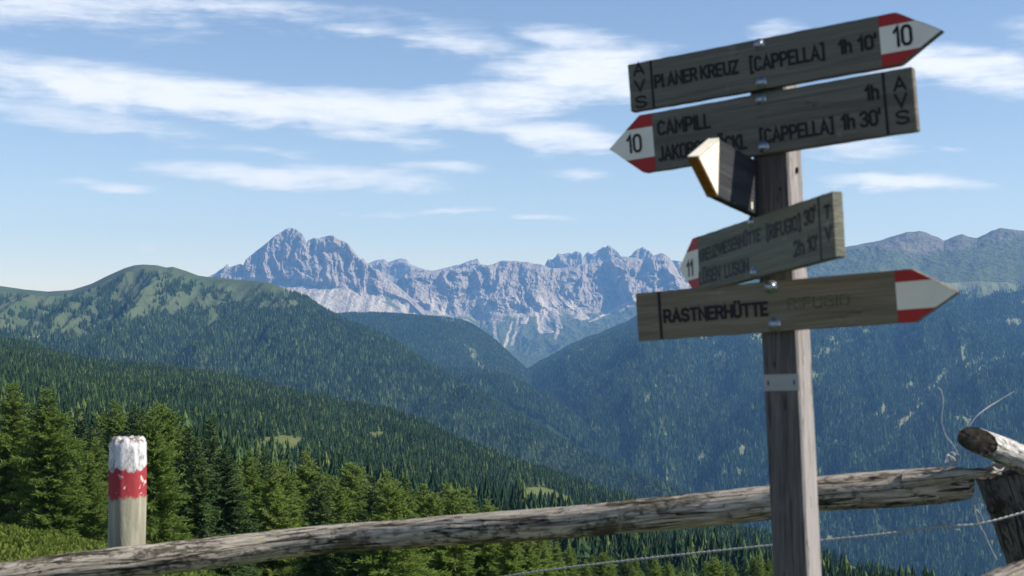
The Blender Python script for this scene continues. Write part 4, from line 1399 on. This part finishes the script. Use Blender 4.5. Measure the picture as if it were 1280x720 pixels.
# striped waymark post
def stripe_mat():
    m, t, o = mat_new('waymark_post_paint')
    tc = t.new('ShaderNodeTexCoord').outputs['Object']
    sp_ = t.new('ShaderNodeSeparateXYZ')
    t.l.new(tc, sp_.inputs[0])
    z = sp_.outputs[2]
    e = t.noise(t.scale(tc, (26, 26, 9)), 1.0, 5, .65, .6)
    e2 = t.noise(t.scale(tc, (60, 60, 22)), 1.0, 5, .7)
    zz = t.math('ADD', z, t.math('MULTIPLY', t.math('SUBTRACT', e, .5), .11))
    wood = t.mix(t.mapr(t.noise(t.scale(tc, (40, 40, 3)), 1.0, 5, .6, .4), .3, .7), (.21, .20, .15), (.36, .34, .26))
    wood = t.mix(t.math('MULTIPLY', t.mapr(e, .5, .7), .4), wood, (.17, .17, .11))
    white = t.mix(t.mapr(t.math('ADD', t.math('MULTIPLY', e2, .6), t.math('MULTIPLY', e, .4)), .46, .62), (.60, .60, .61), (.22, .22, .225))
    red = t.mix(t.mapr(e2, .56, .7), (.29, .032, .04), (.15, .035, .035))
    red = t.mix(t.mapr(t.noise(t.scale(tc, (22, 22, 18)), 1.0, 3, .5, 1.0), .64, .68), red, (.6, .5, .48))
    c = t.mix(t.mapr(t.math('ADD', zz, t.math('MULTIPLY', t.math('SUBTRACT', e2, .5), .05)), .953, .972, 0, 1), wood, red)
    c = t.mix(t.mapr(zz, 1.072, 1.08, 0, 1), c, white)
    c = t.mix(t.math('MULTIPLY', t.mapr(z, 1.168, 1.18), t.mapr(e2, .42, .55)), c, (.16, .12, .09))
    principled(t, o, c, .75, e2, .5, .006, .25)
    return m


M['stripe'] = stripe_mat()
ZB = 0.0
mp = W(160, 560, 5.4)
def post_mesh():
    nang, nz = 64, 120
    V = []
    zs = np.linspace(-.35, 1.19, nz)
    for k, z in enumerate(zs):
        f = (z + .35) / 1.54
        cx0 = -.009 * (f - 1) * -1.0 * 1.2
        for a in range(nang):
            th = 2 * math.pi * a / nang
            r = .0685 * (1 + .035 * float(perlin(math.cos(th) * 1.3 + 3, math.sin(th) * 1.3 + z * 2.2)) + .03 * float(perlin(math.cos(th) * 4, z * 9 + math.sin(th) * 3, 3)))
            if z > 1.165: r *= 1 - .22 * ((z - 1.165) / .025) ** 1.6
            V.append((cx0 + r * math.cos(th), r * math.sin(th), z + (.012 * float(perlin(math.cos(th) * 2, math.sin(th) * 2, 7)) if z > 1.16 else 0)))
    Fq = []
    for k in range(nz - 1):
        for a in range(nang):
            b_ = (a + 1) % nang
            Fq.append((k * nang + a, k * nang + b_, (k + 1) * nang + b_, (k + 1) * nang + a))
    top = (nz - 1) * nang
    prev = top
    for ring, rr in enumerate((.7, .4, .12)):
        b0 = len(V)
        for a in range(nang):
            x, y, z = V[top + a]
            V.append((x * rr, y * rr, 1.19 + .006 * float(perlin(x * rr * 60, y * rr * 60, 5))))
        for a in range(nang):
            b_ = (a + 1) % nang
            Fq.append((prev + a, prev + b_, b0 + b_, b0 + a))
        prev = b0
    Fq.append(tuple(prev + a for a in range(nang)))
    me = bpy.data.meshes.new('waymark_post')
    me.from_pydata(V, [], Fq)
    me.polygons.foreach_set('use_smooth', np.ones(len(Fq), dtype=bool))
    me.materials.append(M['stripe'])
    return me
o = mesh_obj('waymark_post', post_mesh())
o.location = (mp[0], mp[1], 0.0)
tag(o, 'round post with chipped white and red waymark bands behind the rail', 'waymark post')

# ------------------------------------------------------------------ signpost
GL_ = {
    'A': (.52, [[(0, 0), (.26, 1), (.52, 0)], [(.09, .3), (.43, .3)]]), 'V': (.5, [[(0, 1), (.25, 0), (.5, 1)]]),
    'S': (.44, [[(.44, .84), (.34, .97), (.22, 1), (.1, .97), (0, .84), (0, .7), (.06, .58), (.38, .42), (.44, .3), (.44, .16), (.34, .03), (.22, 0), (.1, .03), (0, .16)]]),
    'P': (.44, [[(0, 0), (0, 1), (.28, 1), (.4, .93), (.44, .8), (.44, .66), (.4, .53), (.28, .45), (.02, .45)]]),
    'L': (.36, [[(0, 1), (0, 0), (.36, 0)]]), 'l': (.28, [[(0, 1), (0, .0), (.10, 0)]]), 'N': (.46, [[(0, 0), (0, 1), (.46, 0), (.46, 1)]]),
    'E': (.4, [[(.4, 1), (0, 1), (0, 0), (.4, 0)], [(.02, .5), (.34, .5)]]), 'F': (.38, [[(.38, 1), (0, 1), (0, 0)], [(.02, .5), (.33, .5)]]),
    'R': (.46, [[(0, 0), (0, 1), (.28, 1), (.4, .93), (.44, .8), (.44, .68), (.4, .55), (.28, .48), (.02, .48)], [(.26, .46), (.46, 0)]]),
    'K': (.46, [[(0, 0), (0, 1)], [(.46, 1), (.05, .45)], [(.14, .56), (.46, 0)]]),
    'U': (.46, [[(0, 1), (0, .2), (.08, .05), (.23, 0), (.38, .05), (.46, .2), (.46, 1)]]),
    'Z': (.44, [[(0, 1), (.44, 1), (0, 0), (.44, 0)]]), 'C': (.44, [[(.44, .84), (.34, .97), (.22, 1), (.1, .97), (0, .82), (0, .18), (.1, .03), (.22, 0), (.34, .03), (.44, .16)]]),
    'G': (.46, [[(.46, .84), (.36, .97), (.23, 1), (.1, .97), (0, .82), (0, .18), (.1, .03), (.23, 0), (.36, .03), (.46, .16), (.46, .46), (.26, .46)]]),
    'D': (.46, [[(0, 0), (0, 1), (.26, 1), (.4, .92), (.46, .78), (.46, .22), (.4, .08), (.26, 0), (0, 0)]]),
    'O': (.46, [[(.23, 1), (.1, .97), (0, .82), (0, .18), (.1, .03), (.23, 0), (.36, .03), (.46, .18), (.46, .82), (.36, .97), (.23, 1)]]),
    '0': (.46, [[(.23, 1), (.1, .97), (0, .8), (0, .2), (.1, .03), (.23, 0), (.36, .03), (.46, .2), (.46, .8), (.36, .97), (.23, 1)]]),
    'M': (.58, [[(0, 0), (0, 1), (.29, .35), (.58, 1), (.58, 0)]]), 'W': (.7, [[(0, 1), (.17, 0), (.35, .9), (.53, 0), (.7, 1)]]),
    'I': (.02, [[(.01, 0), (.01, 1)]]), 'J': (.32, [[(.32, 1), (.32, .18), (.24, .03), (.12, 0), (0, .1)]]),
    'B': (.44, [[(0, 0), (0, 1), (.26, 1), (.38, .93), (.41, .78), (.38, .6), (.26, .53), (.02, .53)], [(.26, .52), (.4, .44), (.44, .26), (.4, .08), (.26, 0), (.02, 0)]]),
    'T': (.46, [[(0, 1), (.46, 1)], [(.23, .98), (.23, 0)]]), 'H': (.46, [[(0, 0), (0, 1)], [(.46, 0), (.46, 1)], [(.03, .5), (.43, .5)]]),
    '[': (.16, [[(.16, 1.12), (0, 1.12), (0, -.12), (.16, -.12)]]), ']': (.16, [[(0, 1.12), (.16, 1.12), (.16, -.12), (0, -.12)]]),
    '1': (.24, [[(0, .76), (.2, 1), (.2, 0)]]), 'h': (.38, [[(0, 0), (0, 1)], [(.02, .55), (.14, .68), (.28, .68), (.38, .56), (.38, 0)]]),
    '2': (.44, [[(0, .82), (.08, .96), (.22, 1), (.36, .96), (.44, .82), (.44, .68), (.36, .5), (0, 0), (.44, 0)]]),
    '3': (.44, [[(0, .86), (.1, .97), (.22, 1), (.36, .96), (.43, .84), (.43, .68), (.34, .56), (.2, .53)], [(.22, .52), (.37, .47), (.44, .34), (.44, .18), (.36, .04), (.22, 0), (.1, .03), (0, .14)]]),
    "'": (.02, [[(.01, 1.08), (.01, .8)]]), ' ': (.3, []),
}
for b_, k in (('O', 'Ö'), ('U', 'Ü')):
    wd_, st_ = GL_[b_]
    GL_[k] = (wd_, st_ + [[(wd_ * .22, 1.22), (wd_ * .22, 1.3)], [(wd_ * .78, 1.22), (wd_ * .78, 1.3)]])


def ribbon(pts, hw, lvl):
    """mitred flat stroke with rounded ends"""
    pts = [Vector(p) for p in pts]
    n = len(pts)
    closed = (pts[0] - pts[-1]).length < 1e-6
    V, Fc = [], []
    Lf, Rt = [], []
    for i in range(n):
        a = pts[i] - pts[i - 1] if i > 0 else (pts[-1] - pts[-2] if closed else pts[1] - pts[0])
        b = pts[i + 1] - pts[i] if i < n - 1 else (pts[1] - pts[0] if closed else pts[-1] - pts[-2])
        a, b = a.normalized(), b.normalized()
        na, nb = Vector((-a.y, a.x)), Vector((-b.y, b.x))
        m = na + nb
        if m.length < .25: m = na
        m = m.normalized()
        k = hw / max(.42, m.dot(na))
        Lf.append(pts[i] + m * k)
        Rt.append(pts[i] - m * k)
    for i in range(n): V += [Lf[i], Rt[i]]
    for i in range(n - 1): Fc.append((2 * i, 2 * i + 1, 2 * i + 3, 2 * i + 2))
    if not closed:
        for e in (0, n - 1):
            d = (pts[1] - pts[0]).normalized() * -1 if e == 0 else (pts[-1] - pts[-2]).normalized()
            nn = Vector((-d.y, d.x))
            arc = [pts[e] + nn * hw * math.cos(t_) + d * hw * math.sin(t_) for t_ in (math.pi / 6, math.pi / 3, math.pi / 2, 2 * math.pi / 3, 5 * math.pi / 6)]
            b0 = len(V)
            V += arc
            if e == 0: Fc.append((1, *[b0 + 4 - q for q in range(5)][::-1], 0) if False else (0, 1, *range(b0, b0 + 5)))
            else: Fc.append((2 * e, 2 * e + 1, *range(b0 + 4, b0 - 1, -1)))
    return [(v.x, v.y, lvl) for v in V], Fc


def lettering(items, parent, mat, name='lettering', y0=-.0006):
    for it in items: word(it, parent, mat, name, y0)


def word(item, parent, mat, name, y0):
    """items: (text, u0, u1, v0, v1 baseline rise, height, stroke) written on the board's front"""
    V, Fc = [], []
    lvl = 0
    for (txt, u0, u1, v0, h, vr, swd) in [item]:
        tot = 0
        adv = []
        for ch in txt:
            wd = GL_[ch][0]
            adv.append((tot, wd))
            tot += wd + .2
        tot -= .2
        kx = (u1 - u0) / max(tot, .01)
        for ch, (a0, wd) in zip(txt, adv):
            for st in GL_[ch][1]:
                pts = []
                for (x, y) in st:
                    fx = (a0 + x) * kx
                    pts.append((u0 + fx, v0 + y * h + (vr * fx / (u1 - u0) if u1 > u0 else 0)))
                lvl = (lvl + 1) % 6
                rv, rf = ribbon(pts, swd / 2, 0)
                b = len(V)
                V += [(x, y0 - lvl * .00008, z) for (x, z, _) in rv]
                Fc += [tuple(b + q for q in f) for f in rf]
    me = bpy.data.meshes.new(name)
    me.from_pydata(V, [], Fc)
    me.materials.append(mat)
    return mesh_obj(name, me, parent)


def slab(name, outline, y0, y1, mat, parent, bev=.0016):
    """board cut to an outline in (u, v), from y0 (front) to y1 (back), with worn edges"""
    import bmesh
    if name == 'sign_board':
        o2 = []
        for (p, q) in zip(outline, outline[1:] + outline[:1]):
            L = math.hypot(q[0] - p[0], q[1] - p[1])
            k = max(1, int(L / .018))
            o2.append(p)
            for i in range(1, k):
                f = i / k
                j = R_.uniform(-.0007, .0004)
                nx, ny = (q[1] - p[1]) / L, -(q[0] - p[0]) / L
                o2.append((p[0] + (q[0] - p[0]) * f + nx * j, p[1] + (q[1] - p[1]) * f + ny * j))
        outline = o2
    bm = bmesh.new()
    a = [bm.verts.new((u, y0, v)) for u, v in outline]
    b = [bm.verts.new((u, y1, v)) for u, v in outline]
    bm.faces.new(a)
    bm.faces.new(b[::-1])
    n = len(outline)
    for i in range(n):
        bm.faces.new((a[i], b[i], b[(i + 1) % n], a[(i + 1) % n]))
    bmesh.ops.recalc_face_normals(bm, faces=bm.faces)
    if bev: bmesh.ops.bevel(bm, geom=list(bm.edges), offset=bev, segments=2, affect='EDGES')
    me = bpy.data.meshes.new(name)
    bm.to_mesh(me); bm.free()
    me.materials.append(mat)
    return mesh_obj(name, me, parent)


def bolt(parent, u, v, r=.0078):
    import bmesh
    bm = bmesh.new()
    prof = [(r * 1.5, 0), (r * 1.5, .0012), (r * 1.02, .0016), (r, .003), (r * .8, .0052), (r * .45, .0066), (0.0001, .0070)]
    rings = []
    for rr, h in prof:
        rings.append([bm.verts.new((u + rr * math.cos(a * math.pi / 8), -h, v + rr * math.sin(a * math.pi / 8))) for a in range(16)])
    for p, q in zip(rings, rings[1:]):
        for a in range(16):
            bm.faces.new((p[a], p[(a + 1) % 16], q[(a + 1) % 16], q[a]))
    bmesh.ops.recalc_face_normals(bm, faces=bm.faces)
    me = bpy.data.meshes.new('bolt'); bm.to_mesh(me); bm.free()
    me.polygons.foreach_set('use_smooth', np.ones(len(me.polygons), dtype=bool))
    me.materials.append(M['zinc'])
    return mesh_obj('bolt', me, parent)


SP0 = Vector((.530 + .045 * 1.594, 2.875, -.02))
sp = empty('signpost', SP0)
tag(sp, 'tall square wooden signpost carrying five arrow boards', 'signpost')
# square post: 75 mm, leaning a little to the left
A32 = math.radians(-32)
c_, s_ = math.cos(A32), math.sin(A32)
PV, PF = [], []
hwp = .0375
zs = np.linspace(-.4, 2.185, 30)
cr = [(-hwp + .004, -hwp), (hwp - .004, -hwp), (hwp, -hwp + .004), (hwp, hwp - .004), (hwp - .004, hwp), (-hwp + .004, hwp), (-hwp, hwp - .004), (-hwp, -hwp + .004)]
for k, z in enumerate(zs):
    cx0 = .530 - .045 * (z - 1.594) - SP0.x
    cy0 = 2.8195 - SP0.y
    for (a, b) in cr:
        a2 = a * (1 + .006 * math.sin(z * 9)); b2 = b + hwp
        PV.append((cx0 + a2 * c_ - b2 * s_, cy0 + a2 * s_ + b2 * c_, z - SP0.z))
for k in range(len(zs) - 1):
    for a in range(8):
        b = (a + 1) % 8
        PF.append((k * 8 + a, k * 8 + b, (k + 1) * 8 + b, (k + 1) * 8 + a))
PF.append(tuple((len(zs) - 1) * 8 + a for a in range(8)))
PF.append(tuple(range(7, -1, -1)))
me = bpy.data.meshes.new('post'); me.from_pydata(PV, [], PF); me.materials.append(M['post']); me.materials.append(M['post_sunlit'])
for pi, pf in enumerate(me.polygons):      # sunward side of the post gets the lighter wood, its sunlight painted in
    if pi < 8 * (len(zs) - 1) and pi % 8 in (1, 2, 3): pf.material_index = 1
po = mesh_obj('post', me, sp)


def board(pos, yaw, roll, outline, thick, mat, label):
    o = slab('sign_board', outline, 0, thick, mat, sp)
    o.location = Vector(pos) - SP0
    o.rotation_mode = 'QUATERNION'
    cyw, syw = math.cos(math.radians(yaw)), math.sin(math.radians(yaw))
    cr_, sr_ = math.cos(math.radians(roll)), math.sin(math.radians(roll))
    Rz = Matrix(((cyw, -syw, 0), (syw, cyw, 0), (0, 0, 1)))
    Ry = Matrix(((cr_, 0, -sr_), (0, 1, 0), (sr_, 0, cr_)))
    o.rotation_quaternion = (Rz @ Ry).to_quaternion()
    o['label'] = label
    return o


def tip_paint(o, uP, uN, uT, h, d=1, y=-.0005, red=True):
    """white arrow field with red upper and lower bands; d=+1 points right"""
    e = .0012
    H = h / 2 - e
    def clip_u(v):   # outline u at height v
        return uT + (uN - uT) * abs(v) / (h / 2) - d * e * 1.5
    vt, vb = h * .27, -h * .25
    def poly(name, pts, mat):
        if d < 0: pts = pts[::-1]
        slab(name, pts, y, .0, mat, o, 0)
    poly('white_field', [(uP, vb), (clip_u(vb), vb), (clip_u(0), 0), (clip_u(vt), vt), (uP, vt)], M['white'])
    poly('red_band', [(uP, vt + .0004), (clip_u(vt), vt + .0004), (clip_u(H), H), (uP, H)], M['red'])
    poly('red_band', [(uP, -H), (clip_u(-H), -H), (clip_u(vb), vb - .0004), (uP, vb - .0004)], M['red'])


def groove(o, u, h, w=.0055):
    slab('groove', [(u - w / 2, -h / 2 + .001), (u + w / 2, -h / 2 + .001), (u + w / 2, h / 2 - .001), (u - w / 2, h / 2 - .001)], -.0005, 0, M['black'], o, 0)


def stacked(txt, u, v_top, dv, w, h, sw):
    return [(ch, u, u + w, v_top - k * dv, h, 0, sw) for k, ch in enumerate(txt)]


def right_arrow(h, L, N, T): return [(L, -h / 2), (N, -h / 2), (T, 0), (N, h / 2), (L, h / 2)]
def left_arrow(h, Rr, N, T): return [(T, 0), (N, -h / 2), (Rr, -h / 2), (Rr, h / 2), (N, h / 2)]


# board one: top, pointing right
b1 = board((.4913, 2.8, 2.1481), -32, 4.64, right_arrow(.10, -.2928, .2736, .3567), .022, M['board_dark'], 'top board pointing right to the chapel, one hour ten')
tip_paint(b1, .2404, .2736, .3567, .10)
groove(b1, -.239, .10)
lettering(stacked('AVS', -.278, .025, .0345, .022, .022, .0050) + [
    ('PlANER', -.231, -.139, -.009, .024, .001, .0056), ('KREUZ', -.128, -.049, -.0075, .024, -.002, .0056), ('[CAPPELLA]', -.021, .129, -.0115, .0255, 0, .0056),
    ('1h', .161, .183, -.009, .024, 0, .0058), ("10'", .199, .232, -.010, .0245, 0, .0058)], b1, M['black'])
lettering([('10', .268, .299, -.0145, .035, 0, .0060)], b1, M['black'], 'number', -.0012)
bolt(b1, 0, .039); bolt(b1, -.002, -.037)
slab('scratch', [(-.0755, -.043), (-.073, -.043), (-.072, -.029), (-.0745, -.029)], -.0004, 0, M['board_olive'], b1, 0)

# board two: below it, pointing left
b2 = board((.4945, 2.8, 2.0294), -32, 4.84, left_arrow(.121, .3016, -.2681, -.3446), .022, M['board_dark'], 'board pointing left with two destinations, below the top board')
tip_paint(b2, -.2397, -.2681, -.3446, .121, -1)
groove(b2, .2465, .121)
lettering(stacked('AVS', .266, .021, .032, .021, .023, .0050) + [
    ('CAMPILL', -.226, -.112, .0125, .0265, -.002, .0058), ('JAKOBSSTÖCKL', -.229, -.038, -.0405, .027, -.002, .0058), ('[CAPPELLA]', -.006, .141, -.038, .025, 0, .0058),
    ('1h', .160, .183, -.036, .025, 0, .0060), ("30'", .197, .234, -.037, .0265, 0, .0060), ('1h', .211, .234, .012, .025, 0, .0060)], b2, M['black'])
lettering([('10', -.299, -.269, -.0145, .034, 0, .0056)], b2, M['black'], 'number', -.0012)
bolt(b2, .001, .048); bolt(b2, -.002, -.046)

# board three: turned end on towards the left
b5 = board((.4822, 2.862, 1.9028), -117.3, 4.6, [(-.10, -.054), (.262, -.054), (.372, 0), (.262, .054), (-.10, .054)], .021, M['board_black'], 'board seen almost end on with a bright white tip')
b5.data.materials.append(M['white'])
slab('white_field', [(.264, -.0515), (.3685, 0), (.264, .0515)], .021, .0218, M['white'], b5, 0)
slab('white_edge', [(.2635, .0537), (.3715, .0007), (.3722, .0021), (.2642, .0551)], .001, .0215, M['white'], b5, 0)
slab('bare_edge', [(.2642, -.0551), (.3722, -.0021), (.3715, -.0007), (.2635, -.0537)], .001, .0205, M['orange_wood'], b5, 0)
slab('scratch', [(.055, -.047), (.062, -.047), (.0625, -.033), (.0555, -.033)], .021, .0216, M['white'], b5, 0)

# board four: swung towards the camera, pointing left
b3 = board((.4746, 2.8, 1.7841), -72, 5.33, left_arrow(.118, .3044, -.2725, -.3503), .022, M['board_olive'], 'olive grey board swung away at an angle with three lines of text')
tip_paint(b3, -.2476, -.2725, -.3503, .118, -1)
groove(b3, .2575, .118)
k = 1.0294
lettering([(a, u0 * k, u1 * k, v0 * k, h * k, vr, sw_) for a, u0, u1, v0, h, vr, sw_ in stacked('TV', .269, .0145, .037, .018, .020, .006) + [
    ('KREUZWIESENHÜTTE', -.235, .031, .004, .0215, .007, .0052), ('[RIFUGIO]', .059, .183, .0085, .0235, .001, .006), ("30'", .199, .237, .013, .024, .003, .0062),
    ('2h', .158, .191, -.036, .0245, 0, .0062), ("10'", .206, .239, -.0345, .023, 0, .0062), ('LÜSEN', -.239, -.144, -.0425, .024, .001, .0062), ('LUSON', -.121, -.022, -.042, .0225, .001, .0062)]], b3, M['black'])
lettering([('11', -.304, -.276, -.0195, .0295, 0, .006)], b3, M['black'], 'number', -.0012)
bolt(b3, -.002, .052); bolt(b3, -.002, -.049)

# board five: lowest, pointing right
b4 = board((.5134, 2.8, 1.6686), -32, 4.07, right_arrow(.10, -.3002, .2779, .3613), .022, M['board_brown'], 'lowest board pointing right to the hut, with a blank white arrow field')
tip_paint(b4, .2461, .2779, .3613, .10)
groove(b4, -.246, .10, .0065)
lettering([('RASTNERHÜTTE', -.236, -.012, -.0145, .0235, -.0005, .0064)], b4, M['black'])
lettering([('RIFUGIO', .033, .154, -.0085, .021, 0, .0032)], b4, M['faded'], 'faded_lettering')
bolt(b4, -.001, .039, .009); bolt(b4, .001, -.035, .009)

# small plate on the post
zc = 1.65 - (478 - 395) / F * 2.82
pl = slab('plate', [(-.0375, -.0165), (.0375, -.0165), (.0375, .0165), (-.0375, .0165)], -.0018, 0, M['plate'], sp, .0006)
pl.location = Vector((.530 - .045 * (zc - 1.594), 2.8195, zc)) - SP0
pl.rotation_euler = (0, math.radians(-2.6), A32)
lettering([('I', -.027, -.0265, -.004, .007, 0, .003), ('I', .027, .0275, -.004, .007, 0, .003)], pl, M['black'], 'tack', -.0022)
# nail on the post's right side
nl = slab('nail', [(-.0025, -.006), (.0025, -.006), (.0025, .006), (-.0025, .006)], -.005, .01, M['end_grain'], sp, .0005)
zc = 1.65 + (395 - 214) / F * 2.85
nl.location = Vector((.530 - .045 * (zc - 1.594) + .0375 * c_ + .0199, 2.8195 + .0375 * s_ + .0318, zc)) - SP0
nl.rotation_euler = (0, 0, math.radians(58))
